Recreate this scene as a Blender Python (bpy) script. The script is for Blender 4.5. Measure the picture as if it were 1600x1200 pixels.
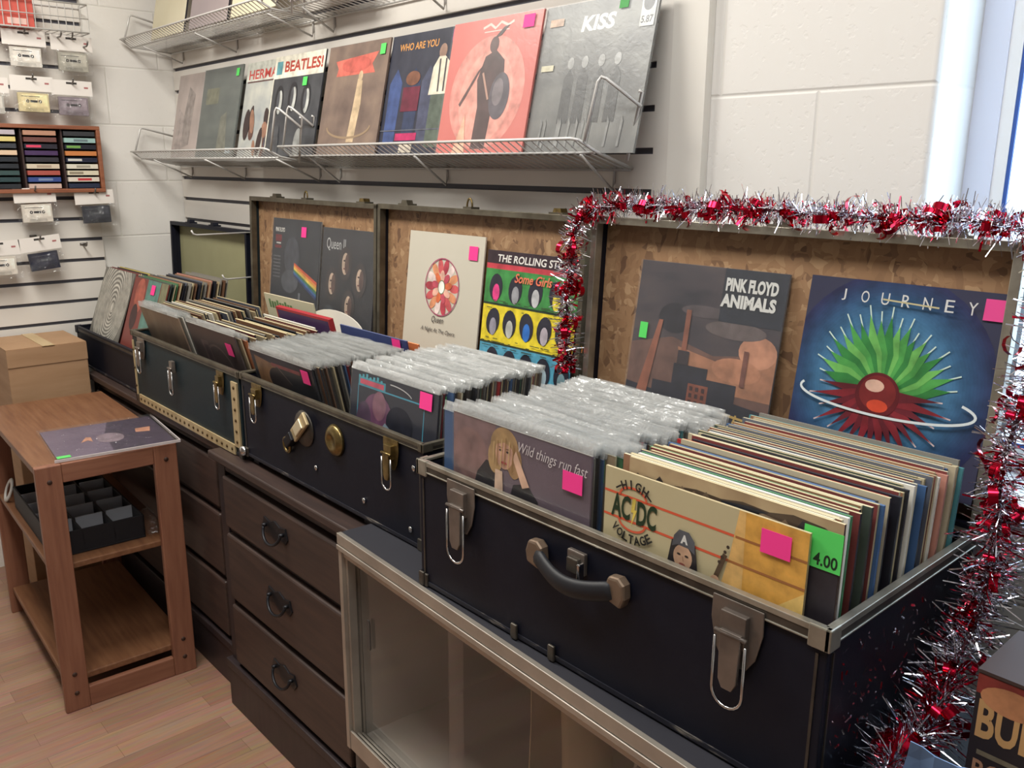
import bpy, bmesh, math, random
from mathutils import Vector, Matrix
for _o in list(bpy.data.objects): bpy.data.objects.remove(_o)
SC = bpy.context.scene
COL = SC.collection
R = math.radians
rnd = random.Random(7)

# ------------------------------------------------------------------ camera
cam = bpy.data.cameras.new('camera'); camo = bpy.data.objects.new('camera', cam); COL.objects.link(camo)
cam.sensor_width = 36.0; cam.lens = 36.0*1359.95/1600; cam.clip_start = 0.01
yaw, pitch, roll = R(48.134), R(14.0216), R(0.30988)
fwd = Vector((-math.sin(yaw)*math.cos(pitch), math.cos(yaw)*math.cos(pitch), -math.sin(pitch)))
rt = Vector((math.cos(yaw), math.sin(yaw), 0)); up = rt.cross(fwd)
rr = rt*math.cos(roll)+up*math.sin(roll); uu = -rt*math.sin(roll)+up*math.cos(roll)
M = Matrix.Identity(4)
for i in range(3):
    M[i][0] = rr[i]; M[i][1] = uu[i]; M[i][2] = -fwd[i]
M[2][3] = 1.53
camo.matrix_world = M
SC.camera = camo
# ------------------------------------------------------------------ world, lights, exposure
W = bpy.data.worlds.new('daylight'); SC.world = W; W.use_nodes = True
bgn = W.node_tree.nodes['Background']; bgn.inputs[0].default_value = (0.62, 0.80, 1.0, 1); bgn.inputs[1].default_value = 4.0
SC.view_settings.view_transform = 'Standard'
try: SC.view_settings.look = 'None'
except Exception: pass
SC.view_settings.gamma = 1.0; SC.view_settings.use_curve_mapping = False
SC.view_settings.exposure = 0.0
def area(name, loc, rot, sx, sy, e, col):
    l = bpy.data.lights.new(name, 'AREA'); l.shape = 'RECTANGLE'; l.size = sx; l.size_y = sy; l.energy = e; l.color = col
    o = bpy.data.objects.new(name, l); COL.objects.link(o); o.location = loc; o.rotation_euler = rot
    return o
area('ceiling_lamp', (-2.3, 0.35, 2.70), (0, 0, 0), 1.2, 0.5, 47, (1.0, 0.965, 0.885))
area('ceiling_lamp', (-0.5, 0.25, 2.70), (0, 0, 0), 1.2, 0.5, 28, (1.0, 0.975, 0.93))
area('window_daylight', (0.15, 1.66, 1.75), (R(90), 0, R(180)), 1.4, 1.1, 13, (0.58, 0.80, 1.0))

# ------------------------------------------------------------------ materials
def lin(c):
    c = c/255.0
    return c/12.92 if c <= 0.04045 else ((c+0.055)/1.055)**2.4
def C(r, g, b): return (lin(r), lin(g), lin(b), 1)
_mats = {}
def nodes(m):
    m.use_nodes = True; return m.node_tree.nodes, m.node_tree.links
def mat(rgb, rough=0.5, metal=0.0, key=None, spec=0.5):
    k = key or ('p', tuple(rgb), rough, metal, spec)
    if k in _mats: return _mats[k]
    m = bpy.data.materials.new('m%d' % len(_mats)); n, l = nodes(m); b = n['Principled BSDF']
    b.inputs['Base Color'].default_value = C(*rgb); b.inputs['Roughness'].default_value = rough
    b.inputs['Metallic'].default_value = metal; b.inputs['Specular IOR Level'].default_value = spec
    _mats[k] = m; return m
def noise_mat(key, cols, scale=8, rough=0.5, metal=0, stretch=(1, 1, 1), detail=4, bump=0, stops=None, spec=0.5, bscale=None, coord='Object'):
    """colours blended by a noise pattern"""
    if key in _mats: return _mats[key]
    m = bpy.data.materials.new(key); n, l = nodes(m); b = n['Principled BSDF']
    tc = n.new('ShaderNodeTexCoord'); mp = n.new('ShaderNodeMapping'); mp.inputs['Scale'].default_value = stretch
    nz = n.new('ShaderNodeTexNoise'); nz.inputs['Scale'].default_value = scale; nz.inputs['Detail'].default_value = detail
    cr = n.new('ShaderNodeValToRGB'); e = cr.color_ramp.elements
    st = stops or [0.3+0.4*i/(len(cols)-1) for i in range(len(cols))]
    while len(e) < len(cols): e.new(0.5)
    for i, c in enumerate(cols): e[i].position = st[i]; e[i].color = C(*c)
    l.new(tc.outputs[coord], mp.inputs[0]); l.new(mp.outputs[0], nz.inputs['Vector']); l.new(nz.outputs[0], cr.inputs[0]); l.new(cr.outputs[0], b.inputs['Base Color'])
    b.inputs['Roughness'].default_value = rough; b.inputs['Metallic'].default_value = metal; b.inputs['Specular IOR Level'].default_value = spec
    if bump:
        bp = n.new('ShaderNodeBump'); bp.inputs['Strength'].default_value = bump; bp.inputs['Distance'].default_value = 0.003
        n2 = n.new('ShaderNodeTexNoise'); n2.inputs['Scale'].default_value = bscale or scale*3; n2.inputs['Detail'].default_value = 5
        l.new(tc.outputs[coord], n2.inputs['Vector']); l.new(n2.outputs[0], bp.inputs['Height']); l.new(bp.outputs[0], b.inputs['Normal'])
    _mats[key] = m; return m
def block_mat(key, axis, z0, ch, x0):
    m = bpy.data.materials.new(key); n, l = nodes(m); b = n['Principled BSDF']
    tc = n.new('ShaderNodeTexCoord'); sp = n.new('ShaderNodeSeparateXYZ'); cb = n.new('ShaderNodeCombineXYZ')
    l.new(tc.outputs['Object'], sp.inputs[0])
    ax = n.new('ShaderNodeMath'); ax.operation = 'SUBTRACT'; ax.inputs[1].default_value = x0
    az = n.new('ShaderNodeMath'); az.operation = 'SUBTRACT'; az.inputs[1].default_value = z0
    l.new(sp.outputs[axis], ax.inputs[0]); l.new(sp.outputs[2], az.inputs[0]); l.new(ax.outputs[0], cb.inputs[0]); l.new(az.outputs[0], cb.inputs[1])
    br = n.new('ShaderNodeTexBrick'); br.inputs['Scale'].default_value = 1; br.inputs['Brick Width'].default_value = 0.4064; br.inputs['Row Height'].default_value = ch
    br.inputs['Mortar Size'].default_value = 0.0050; br.inputs['Mortar Smooth'].default_value = 0.9; br.offset = 0.5
    l.new(cb.outputs[0], br.inputs['Vector'])
    nz = n.new('ShaderNodeTexNoise'); nz.inputs['Scale'].default_value = 75; nz.inputs['Detail'].default_value = 2; l.new(tc.outputs['Object'], nz.inputs['Vector'])
    cr = n.new('ShaderNodeValToRGB'); cr.color_ramp.elements[0].position = 0.60; cr.color_ramp.elements[1].position = 0.70; l.new(nz.outputs[0], cr.inputs[0])
    mu = n.new('ShaderNodeMath'); mu.operation = 'MULTIPLY_ADD'; mu.inputs[1].default_value = 0.16; l.new(cr.outputs[0], mu.inputs[0]); l.new(br.outputs['Fac'], mu.inputs[2])
    bp = n.new('ShaderNodeBump'); bp.inputs['Strength'].default_value = 0.38; bp.inputs['Distance'].default_value = 0.004; bp.invert = True
    l.new(mu.outputs[0], bp.inputs['Height']); l.new(bp.outputs[0], b.inputs['Normal'])
    mx = n.new('ShaderNodeMix'); mx.data_type = 'RGBA'; mx.inputs[6].default_value = C(235, 232, 227); mx.inputs[7].default_value = C(228, 225, 219)
    l.new(br.outputs['Fac'], mx.inputs[0]); l.new(mx.outputs[2], b.inputs['Base Color']); b.inputs['Roughness'].default_value = 0.5
    return m
def wood_mat(key, cols, axis=0, rough=0.45, scale=5.0):
    st = [14, 14, 14]; st[axis] = 1.2
    return noise_mat(key, cols, scale=scale, rough=rough, stretch=st, detail=6, bump=0.05, bscale=40)
def osb_mat():
    m = bpy.data.materials.new('osb'); n, l = nodes(m); b = n['Principled BSDF']
    tc = n.new('ShaderNodeTexCoord')
    nz = n.new('ShaderNodeTexNoise'); nz.inputs['Scale'].default_value = 14; l.new(tc.outputs['Object'], nz.inputs['Vector'])
    mxv = n.new('ShaderNodeMix'); mxv.data_type = 'VECTOR'; mxv.inputs[0].default_value = 0.06
    l.new(tc.outputs['Object'], mxv.inputs[4]); l.new(nz.outputs[1], mxv.inputs[5])
    vs = []
    for i, (sc, rot) in enumerate((((95, 95, 42), 0.5), ((46, 100, 110), -0.6))):
        mp = n.new('ShaderNodeMapping'); mp.inputs['Scale'].default_value = sc; mp.inputs['Rotation'].default_value = (0, rot, 0)
        v = n.new('ShaderNodeTexVoronoi'); v.inputs['Scale'].default_value = 1.0
        l.new(mxv.outputs[1], mp.inputs[0]); l.new(mp.outputs[0], v.inputs['Vector']); vs.append(v)
    s1 = n.new('ShaderNodeSeparateColor'); l.new(vs[0].outputs['Color'], s1.inputs[0])
    s2 = n.new('ShaderNodeSeparateColor'); l.new(vs[1].outputs['Color'], s2.inputs[0])
    mx = n.new('ShaderNodeMix'); mx.data_type = 'FLOAT'
    th = n.new('ShaderNodeMath'); th.operation = 'GREATER_THAN'; th.inputs[1].default_value = 0.5; l.new(s1.outputs[1], th.inputs[0])
    l.new(th.outputs[0], mx.inputs[0]); l.new(s1.outputs[0], mx.inputs[2]); l.new(s2.outputs[0], mx.inputs[3])
    cr = n.new('ShaderNodeValToRGB'); e = cr.color_ramp.elements
    cols = [(108, 80, 60), (140, 107, 78), (149, 115, 84), (157, 124, 92), (174, 142, 108)]; ps = [0.0, 0.12, 0.45, 0.85, 1.0]
    while len(e) < 5: e.new(0.5)
    for i in range(5): e[i].position = ps[i]; e[i].color = C(*cols[i])
    l.new(mx.outputs[0], cr.inputs[0]); l.new(cr.outputs[0], b.inputs['Base Color']); b.inputs['Roughness'].default_value = 0.6
    return m
def floor_mat():
    m = bpy.data.materials.new('laminate'); n, l = nodes(m); b = n['Principled BSDF']
    tc = n.new('ShaderNodeTexCoord'); mp = n.new('ShaderNodeMapping'); mp.inputs['Rotation'].default_value = (0, 0, R(90))
    br = n.new('ShaderNodeTexBrick'); br.inputs['Scale'].default_value = 1; br.inputs['Brick Width'].default_value = 0.42; br.inputs['Row Height'].default_value = 0.066
    br.inputs['Mortar Size'].default_value = 0.0006; br.inputs['Color1'].default_value = C(158, 125, 104); br.inputs['Color2'].default_value = C(140, 107, 88); br.inputs['Mortar'].default_value = C(112, 82, 66); br.inputs['Bias'].default_value = 0.0; br.offset = 0.37
    l.new(tc.outputs['Object'], mp.inputs[0]); l.new(mp.outputs[0], br.inputs['Vector'])
    m2 = n.new('ShaderNodeMapping'); m2.inputs['Scale'].default_value = (40, 3, 1); l.new(tc.outputs['Object'], m2.inputs[0])
    nz = n.new('ShaderNodeTexNoise'); nz.inputs['Scale'].default_value = 2.5; nz.inputs['Detail'].default_value = 5; l.new(m2.outputs[0], nz.inputs['Vector'])
    mx = n.new('ShaderNodeMix'); mx.data_type = 'RGBA'; mx.blend_type = 'SOFT_LIGHT'; mx.inputs[0].default_value = 0.5
    l.new(br.outputs[0], mx.inputs[6]); l.new(nz.outputs[1], mx.inputs[7]); l.new(mx.outputs[2], b.inputs['Base Color']); b.inputs['Roughness'].default_value = 0.4
    return m
def film_mat(key, opac, tint=(225, 228, 230), rough=0.18, bump=0.0, diff=0.35):
    if key in _mats: return _mats[key]
    m = bpy.data.materials.new(key); n, l = nodes(m); out = n['Material Output']; n.remove(n['Principled BSDF'])
    tr = n.new('ShaderNodeBsdfTransparent'); tr.inputs[0].default_value = (0.97, 0.97, 0.97, 1)
    gl = n.new('ShaderNodeBsdfGlossy'); gl.inputs['Roughness'].default_value = rough; gl.inputs[0].default_value = C(235, 238, 240)
    df = n.new('ShaderNodeBsdfDiffuse'); df.inputs[0].default_value = C(*tint)
    m1 = n.new('ShaderNodeMixShader'); m1.inputs[0].default_value = diff; l.new(gl.outputs[0], m1.inputs[1]); l.new(df.outputs[0], m1.inputs[2])
    lw = n.new('ShaderNodeLayerWeight'); lw.inputs[0].default_value = 0.25
    mp = n.new('ShaderNodeMapRange'); mp.inputs['To Min'].default_value = opac; mp.inputs['To Max'].default_value = min(0.9, opac*1.8+0.1); l.new(lw.outputs['Fresnel'], mp.inputs[0])
    m2 = n.new('ShaderNodeMixShader'); l.new(mp.outputs[0], m2.inputs[0]); l.new(tr.outputs[0], m2.inputs[1]); l.new(m1.outputs[0], m2.inputs[2])
    if bump:
        tc = n.new('ShaderNodeTexCoord'); nz = n.new('ShaderNodeTexNoise'); nz.inputs['Scale'].default_value = 45; nz.inputs['Detail'].default_value = 3; nz.inputs['Distortion'].default_value = 1.2
        l.new(tc.outputs['Object'], nz.inputs['Vector']); bp = n.new('ShaderNodeBump'); bp.inputs['Strength'].default_value = bump; bp.inputs['Distance'].default_value = 0.01
        l.new(nz.outputs[0], bp.inputs['Height']); l.new(bp.outputs[0], gl.inputs['Normal'])
    l.new(m2.outputs[0], out.inputs[0]); _mats[key] = m; return m

M_white = noise_mat('white_paint', [(228, 224, 216), (236, 232, 224)], 3, 0.5)
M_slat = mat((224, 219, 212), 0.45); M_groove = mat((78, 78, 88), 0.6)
M_ceil = mat((235, 232, 226), 0.7)
M_black = noise_mat('black_vinyl', [(16, 18, 31), (20, 22, 34)], 30, 0.5, bump=0.06, bscale=180, spec=0.25)
M_green = noise_mat('green_black_vinyl', [(20, 36, 42), (24, 40, 46)], 30, 0.5, bump=0.06, bscale=180, spec=0.3)
M_inside = mat((40, 36, 36), 0.8)
M_rim = noise_mat('aged_steel', [(146, 141, 128), (182, 177, 164)], 25, 0.34, metal=0.7)
M_rimd = noise_mat('dark_steel', [(70, 66, 62), (100, 94, 86)], 25, 0.4, metal=0.7)
M_rimt = noise_mat('tarnished_steel', [(92, 86, 74), (122, 116, 102)], 25, 0.4, metal=0.7)
M_latch = noise_mat('latch_metal', [(112, 104, 98), (142, 132, 124)], 20, 0.38, metal=0.7)
M_brass = noise_mat('dull_brass', [(104, 88, 54), (150, 130, 84)], 60, 0.30, metal=0.85)
M_scuff = noise_mat('scuffed_edge', [(24, 25, 36), (30, 30, 40), (120, 114, 106)], 22, 0.5, stretch=(1, 1, 6), detail=6, stops=[.3, .56, .70])
M_goldtrim = noise_mat('pale_gold_trim', [(186, 164, 122), (206, 186, 146)], 18, 0.42, metal=0.35)
M_rivet = mat((88, 70, 44), 0.4, 0.6)
M_chrome = mat((205, 205, 205), 0.18, 1.0)
M_osb = osb_mat()
M_olive = noise_mat('olive_lining', [(150, 147, 112), (160, 157, 122)], 6, 0.7)
M_wire = mat((205, 203, 200), 0.35, 0.15)
M_table = wood_mat('orange_wood', [(108, 70, 48), (121, 82, 56), (131, 92, 65)], 0)
M_tablev = wood_mat('orange_wood_upright', [(126, 82, 64), (138, 92, 71), (146, 100, 78)], 2)
M_tabley = wood_mat('orange_wood_cross', [(126, 82, 64), (138, 92, 71), (146, 100, 78)], 1)
M_dress = wood_mat('dark_wood', [(50, 39, 37), (61, 47, 43), (70, 53, 47)], 0)
M_dressd = wood_mat('darker_wood', [(36, 29, 33), (45, 36, 38), (51, 41, 42)], 2)
M_iron = mat((34, 35, 40), 0.4, 0.5)
M_alu = noise_mat('aluminium', [(164, 156, 146), (186, 178, 166)], 12, 0.36, metal=0.6)
M_slate = mat((38, 38, 46), 0.6)
M_casein = mat((150, 142, 132), 0.5)
M_card = noise_mat('cardboard', [(158, 124, 92), (170, 136, 104)], 5, 0.75, stretch=(1, 1, 8))
M_tin_s = mat((226, 226, 236), 0.14, 1.0)
M_tin_r = mat((196, 22, 50), 0.16, 0.95)
M_tin_c = mat((70, 14, 26), 0.5, 0.2)
M_clear = film_mat('clear_film', 0.06, diff=0.3)
M_flap = film_mat('film_edge', 0.42, tint=(214, 216, 214), rough=0.26, bump=0.65, diff=0.66)  # whiter, cloudier film: ceiling light caught by the flaps is put into it
M_bag = film_mat('bag_film', 0.07, rough=0.1, bump=0.9, diff=0.25)
M_shrink = film_mat('shrink_film', 0.07, rough=0.3, bump=0.08, diff=0.6)
M_hook = mat((120, 116, 112), 0.35, 0.6)

# ------------------------------------------------------------------ mesh helpers
class MB:
    def __init__(s, smooth=False): s.v = []; s.f = []; s.mi = []; s.mats = []; s.sm = []; s.smooth = smooth
    def slot(s, m):
        if m not in s.mats: s.mats.append(m)
        return s.mats.index(m)
    def add(s, vs, fs, m, smooth=None):
        o = len(s.v); k = s.slot(m); s.v += [Vector(p) for p in vs]
        for f in fs: s.f.append(tuple(i+o for i in f)); s.mi.append(k); s.sm.append(s.smooth if smooth is None else smooth)
    def box(s, a, b, m, T=None):
        x0, y0, z0 = a; x1, y1, z1 = b
        vs = [Vector(p) for p in ((x0, y0, z0), (x1, y0, z0), (x1, y1, z0), (x0, y1, z0), (x0, y0, z1), (x1, y0, z1), (x1, y1, z1), (x0, y1, z1))]
        if T: vs = [T(v) if callable(T) else T @ v for v in vs]
        s.add(vs, [(3, 2, 1, 0), (4, 5, 6, 7), (0, 1, 5, 4), (1, 2, 6, 5), (2, 3, 7, 6), (3, 0, 4, 7)], m, False)
    def prism(s, pts, d, m, T):
        """2-D outline pts extruded from w=0 to w=d ; T maps (u,v,w)->world"""
        n = len(pts); vs = [T(Vector((p[0], p[1], 0))) for p in pts]+[T(Vector((p[0], p[1], d))) for p in pts]
        s.add(vs, [tuple(range(n))[::-1], tuple(range(n, 2*n))]+[(i, (i+1) % n, n+(i+1) % n, n+i) for i in range(n)], m, False)
    def tube(s, path, r, m, n=6, closed=False, caps=True, flat=None):
        P = [Vector(p) for p in path]; L = len(P); rings = []
        up = None
        for i in range(L):
            t = (P[(i+1) % L]-P[i-1]) if closed else (P[min(i+1, L-1)]-P[max(i-1, 0)])
            t.normalize()
            if up is None:
                up = Vector((0, 0, 1)) if abs(t.z) < 0.9 else Vector((1, 0, 0))
            a = t.cross(up)
            if a.length < 1e-4: a = t.cross(Vector((0.3, 1, 0.2)))
            a.normalize(); b = a.cross(t); up = b
            ra, rb = (r, r) if flat is None else flat
            rings.append([P[i]+a*(math.cos(2*math.pi*k/n)*ra)+b*(math.sin(2*math.pi*k/n)*rb) for k in range(n)])
        vs = [p for q in rings for p in q]; fs = []
        for i in range(L if closed else L-1):
            j = (i+1) % L
            for k in range(n): fs.append((i*n+k, i*n+(k+1) % n, j*n+(k+1) % n, j*n+k))
        if not closed and caps: fs += [tuple(range(n))[::-1], tuple(range((L-1)*n, L*n))]
        s.add(vs, fs, m, n > 4)
    def lathe(s, prof, m, T, n=20):
        """prof (r,h) ; T maps local (x,y,h)"""
        vs = []; fs = []
        for r, h in prof:
            for k in range(n): vs.append(T(Vector((r*math.cos(2*math.pi*k/n), r*math.sin(2*math.pi*k/n), h))))
        for i in range(len(prof)-1):
            for k in range(n): fs.append((i*n+k, i*n+(k+1) % n, (i+1)*n+(k+1) % n, (i+1)*n+k))
        fs.append(tuple(range(n))[::-1]); fs.append(tuple(range((len(prof)-1)*n, len(prof)*n)))
        s.add(vs, fs, m, True)
    def build(s, name, parent=None, bevel=0, local=False):
        me = bpy.data.meshes.new(name)
        vs = s.v
        if parent is not None and not local:
            inv = PM[parent.name].inverted(); vs = [inv @ v for v in vs]
        me.from_pydata([tuple(v) for v in vs], [], s.f)
        for m in s.mats: me.materials.append(m)
        me.polygons.foreach_set('material_index', s.mi); me.polygons.foreach_set('use_smooth', s.sm)
        me.update()
        o = bpy.data.objects.new(name, me); COL.objects.link(o)
        if parent is not None: o.parent = parent; PM[o.name] = PM[parent.name].copy()
        else: PM[o.name] = Matrix.Identity(4)
        if bevel:
            bv = o.modifiers.new('Bevel', 'BEVEL'); bv.width = bevel; bv.segments = 2; bv.limit_method = 'ANGLE'; bv.angle_limit = R(50)
        return o
PM = {}
def tag(o, label, cat, group=None):
    o['label'] = label; o['category'] = cat
    if group: o['group'] = group
    return o
def thing(name, label, cat, mtx, group=None):
    o = bpy.data.objects.new(name, None); o.empty_display_size = 0.05; COL.objects.link(o)
    if not isinstance(mtx, Matrix): mtx = Matrix.Translation(Vector(mtx))
    o.matrix_world = mtx; PM[o.name] = mtx.copy()
    return tag(o, label, cat, group)
def struct(name, mb):
    o = mb.build(name); o['kind'] = 'structure'; return o
def set_origin(o, p):
    """move a top-level mesh's origin to p keeping the shape in place"""
    p = Vector(p)
    for v in o.data.vertices: v.co -= p
    o.location = p; PM[o.name] = Matrix.Translation(p)
_txt = {}
def text2d(s, bold=0.0, shear=0.0, space=1.0):
    k = (s, bold, shear, space)
    if k in _txt: return _txt[k]
    c = bpy.data.curves.new('t', 'FONT'); c.body = s; c.size = 1; c.offset = bold; c.shear = shear; c.space_character = space; c.resolution_u = 3; c.fill_mode = 'FRONT'
    o = bpy.data.objects.new('t', c); COL.objects.link(o)
    dg = bpy.context.evaluated_depsgraph_get(); dg.update()
    me = bpy.data.meshes.new_from_object(o.evaluated_get(dg))
    vs = [(v.co.x, v.co.y) for v in me.vertices]; fs = [tuple(p.vertices) for p in me.polygons]
    bpy.data.objects.remove(o); bpy.data.curves.remove(c); bpy.data.meshes.remove(me)
    if vs:
        x0 = min(v[0] for v in vs); x1 = max(v[0] for v in vs); y0 = min(v[1] for v in vs); y1 = max(v[1] for v in vs)
        vs = [((v[0]-x0)/(x1-x0), (v[1]-y0)/(y1-y0)) for v in vs]
    _txt[k] = (vs, fs); return _txt[k]
def clip(pts):
    """keep the part of a printed outline that lies on the unit square"""
    for ax, lim, sg in ((0, 0.0, 1), (0, 1.0, -1), (1, 0.0, 1), (1, 1.0, -1)):
        out = []; L = len(pts)
        for i in range(L):
            a, b = pts[i-1], pts[i]; da = (a[ax]-lim)*sg; db = (b[ax]-lim)*sg
            if (da >= 0) != (db >= 0):
                t = da/(da-db); out.append((a[0]+(b[0]-a[0])*t, a[1]+(b[1]-a[1])*t))
            if db >= 0: out.append((b[0], b[1]))
        pts = out
        if not pts: return []
    return pts
def ink(c):
    k = tuple(max(0, min(255, int(v))) for v in c); lo = tuple(int(v*.86) for v in k); hi = tuple(min(255, int(v*1.08+3)) for v in k)
    return noise_mat('ink_%d_%d_%d' % k, [lo, k, hi], 34, 0.42, detail=7, stops=[.32, .5, .66])
class Paint:
    """flat printing on a face; T maps (u,v in 0..1, height) to the mesh's own space"""
    def __init__(s, mb, T): s.mb = mb; s.T = T; s.k = 0
    def h(s): s.k += 1; return 0.00012+0.00008*s.k
    def poly(s, pts, col, m=None):
        pts = clip(pts)
        if len(pts) < 3: return
        h = s.h(); vs = [s.T(p[0], p[1], h) for p in pts]
        s.mb.add(vs, [tuple(range(len(pts)))], m or ink(col), False)
    def rect(s, u0, v0, u1, v1, col, m=None): s.poly([(u0, v0), (u1, v0), (u1, v1), (u0, v1)], col, m)
    def ell(s, u, v, ru, rv, col, n=24, rot=0, a0=0, a1=360, m=None):
        pts = []
        for i in range(n):
            a = R(a0+(a1-a0)*i/(n if a1-a0 == 360 else n-1)); x = math.cos(a)*ru; y = math.sin(a)*rv
            pts.append((u+x*math.cos(rot)-y*math.sin(rot), v+x*math.sin(rot)+y*math.cos(rot)))
        s.poly(pts, col, m)
    def line(s, pts, w, col, closed=False):
        h = s.h(); m = mat(col, 0.42); L = len(pts); vs = []; fs = []
        for i, p in enumerate(pts):
            a = Vector(pts[i-1] if (i or closed) else p); b = Vector(pts[(i+1) % L] if (i < L-1 or closed) else p)
            t = (b-a); t.normalize(); nn = Vector((-t.y, t.x))*w/2
            vs += [(p[0]+nn.x, p[1]+nn.y), (p[0]-nn.x, p[1]-nn.y)]
        for i in range(L if closed else L-1):
            j = (i+1) % L; qd = clip([vs[2*i], vs[2*i+1], vs[2*j+1], vs[2*j]])
            if len(qd) > 2: s.mb.add([s.T(a[0], a[1], h) for a in qd], [tuple(range(len(qd)))], m, False)
    def ring(s, u, v, ru, rv, w, col, a0=0, a1=360, n=30):
        cl = a1-a0 == 360
        s.line([(u+ru*math.cos(R(a0+(a1-a0)*i/(n if cl else n-1))), v+rv*math.sin(R(a0+(a1-a0)*i/(n if cl else n-1)))) for i in range(n)], w, col, cl)
    def text(s, t, u0, v0, u1, v1, col, bold=0.0, shear=0.0, space=1.0, skew=0.0):
        vs, fs = text2d(t, bold, shear, space); h = s.h()
        s.mb.add([s.T(u0+x*(u1-u0), v0+y*(v1-v0)+skew*x, h) for x, y in vs], fs, mat(col, 0.42), False)
    def arctext(s, t, cu, cv, r, hh, a0, a1, col, flip=False):
        n = len(t)
        for i, ch in enumerate(t):
            vs, fs = text2d(ch, 0.03); h = s.h(); vs = [(0.5+(x-0.5)*(.28 if ch == 'I' else 1), y) for x, y in vs]; a = R(a0+(a1-a0)*i/(n-1)); out = []
            for x, y in vs:
                rad = r+(y-0.5)*hh*(-1 if flip else 1); aa = a-(x-0.5)*hh*0.75/r*(-1 if flip else 1)
                out.append(s.T(cu+rad*math.cos(aa), cv+rad*math.sin(aa), h))
            s.mb.add(out, fs, mat(col, 0.42), False)

# ------------------------------------------------------------------ record sleeves
S = 0.312
def frame(p, lean=0, roll=0, yawd=0):
    return Matrix.Translation(Vector(p)) @ Matrix.Rotation(R(yawd), 4, 'Z') @ Matrix.Rotation(R(-lean), 4, 'X') @ Matrix.Rotation(R(roll), 4, 'Y')
def from_top(xl, yt, zt, lean, s=S): # bottom-left-front corner from the top-left-front corner
    return (xl, yt-s*math.sin(R(lean)), zt-s*math.cos(R(lean)))
def film_mesh(s, t, over, seed, wavy=0.004, bend=0.004, cut=0):
    q = random.Random(seed); mb = MB(True); n = 9; x0, x1 = -0.003, s+0.003
    rows = [cut-0.001 if not cut else cut, s*0.97, s+0.001, s+over*0.55, s+over]
    for side in (0, 1):
        y = -0.0012 if side == 0 else t+0.0008
        vs = []; ph = q.random()*6
        for r_, z in enumerate(rows):
            for i in range(n):
                x = x0+(x1-x0)*i/(n-1); dy = 0; dz = 0
                if r_ >= 3:
                    k = (r_-2)/2; dy = k*(bend+q.uniform(-1, 1)*0.0016+0.0012*math.sin(ph+i*1.1)); dz = q.uniform(-wavy, wavy)*0.5*k
                vs.append((x, y+dy, z+dz))
        fs = []; 
        for r_ in range(len(rows)-1):
            for i in range(n-1):
                a = r_*n+i; f = (a, a+1, a+n+1, a+n)
                mb.add([vs[j] for j in f], [(0, 1, 2, 3)], M_flap if r_ >= 2 else M_clear)
    for x in (x0, x1):
        mb.add([(x, -0.0012, cut), (x, t+0.0008, cut), (x, t+0.0008, s), (x, -0.0012, s)], [(0, 1, 2, 3)], M_clear)
    return mb
def sleeve(p, label, face, art=None, lean=0, roll=0, yawd=0, s=S, t=0.004, top=(214, 202, 172), side=None, film=0, group=None, sticker=None, shrink=False, name='record_sleeve', cat='record sleeve', local=None, cut=0):
    mb = MB(); fm = face if not isinstance(face, tuple) else mat(face, 0.42)
    sm = mat(side, 0.5) if side else fm; tm = mat(top, 0.7)
    V = [(0, 0, cut), (s, 0, cut), (s, t, cut), (0, t, cut), (0, 0, s), (s, 0, s), (s, t, s), (0, t, s)]
    mb.add(V, [(0, 1, 5, 4), (3, 2, 1, 0)], fm); mb.add(V, [(4, 5, 6, 7)], tm); mb.add(V, [(2, 3, 7, 6)], fm); mb.add(V, [(1, 2, 6, 5), (3, 0, 4, 7)], sm)
    if art: art(Paint(mb, lambda u, v, h: Vector((u*s, -h, v*s))))
    o = mb.build(name); o.matrix_world = frame(p, lean, roll, yawd) if local is None else local; PM[o.name] = o.matrix_world.copy()
    tag(o, label, cat, group)
    if film:
        f = film_mesh(s, t, film, rnd.random(), cut=cut).build('plastic_outer_sleeve', o, local=True); f['label'] = 'clear plastic outer sleeve'
    if shrink:
        b = MB(); b.add([(-.002, -.003, -.001), (s+.002, -.003, -.001), (s+.002, -.003, s+.001), (-.002, -.003, s+.001)], [(0, 1, 2, 3)], M_shrink)
        b.add([(s+.002, -.003, -.001), (s+.002, t+.001, -.001), (s+.002, t+.001, s+.001), (s+.002, -.003, s+.001)], [(0, 1, 2, 3)], M_shrink)
        b.build('shrink_wrap', o, local=True)
    for st in (sticker or []):
        u, v, w, h, col = st[:5]; b = MB(); b.box((u*s-w/2, -0.0036 if (film or shrink) else -0.0028, v*s-h/2), (u*s+w/2, -0.0032 if (film or shrink) else -0.0024, v*s+h/2), mat(col, 0.6))
        if len(st) > 5:
            Paint(b, lambda a, c, hh: Vector((u*s-w/2+a*w, (-0.0036 if (film or shrink) else -0.0028)-hh, v*s-h/2+c*h))).text(st[5], .3, .08, .92, .4, (30, 50, 36), 0.02)
        k = b.build('price_sticker', o, local=True); k['label'] = ('pink' if col[0] > 200 and col[1] < 120 else 'green' if col[1] > 150 and col[0] < 140 else 'pale')+' price sticker'
    return o
PINK = (255, 62, 150); GRN = (88, 214, 100)
def mott(key, cols, scale=14, **k): return noise_mat('print_'+key, cols, scale, 0.42, **k)

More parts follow.
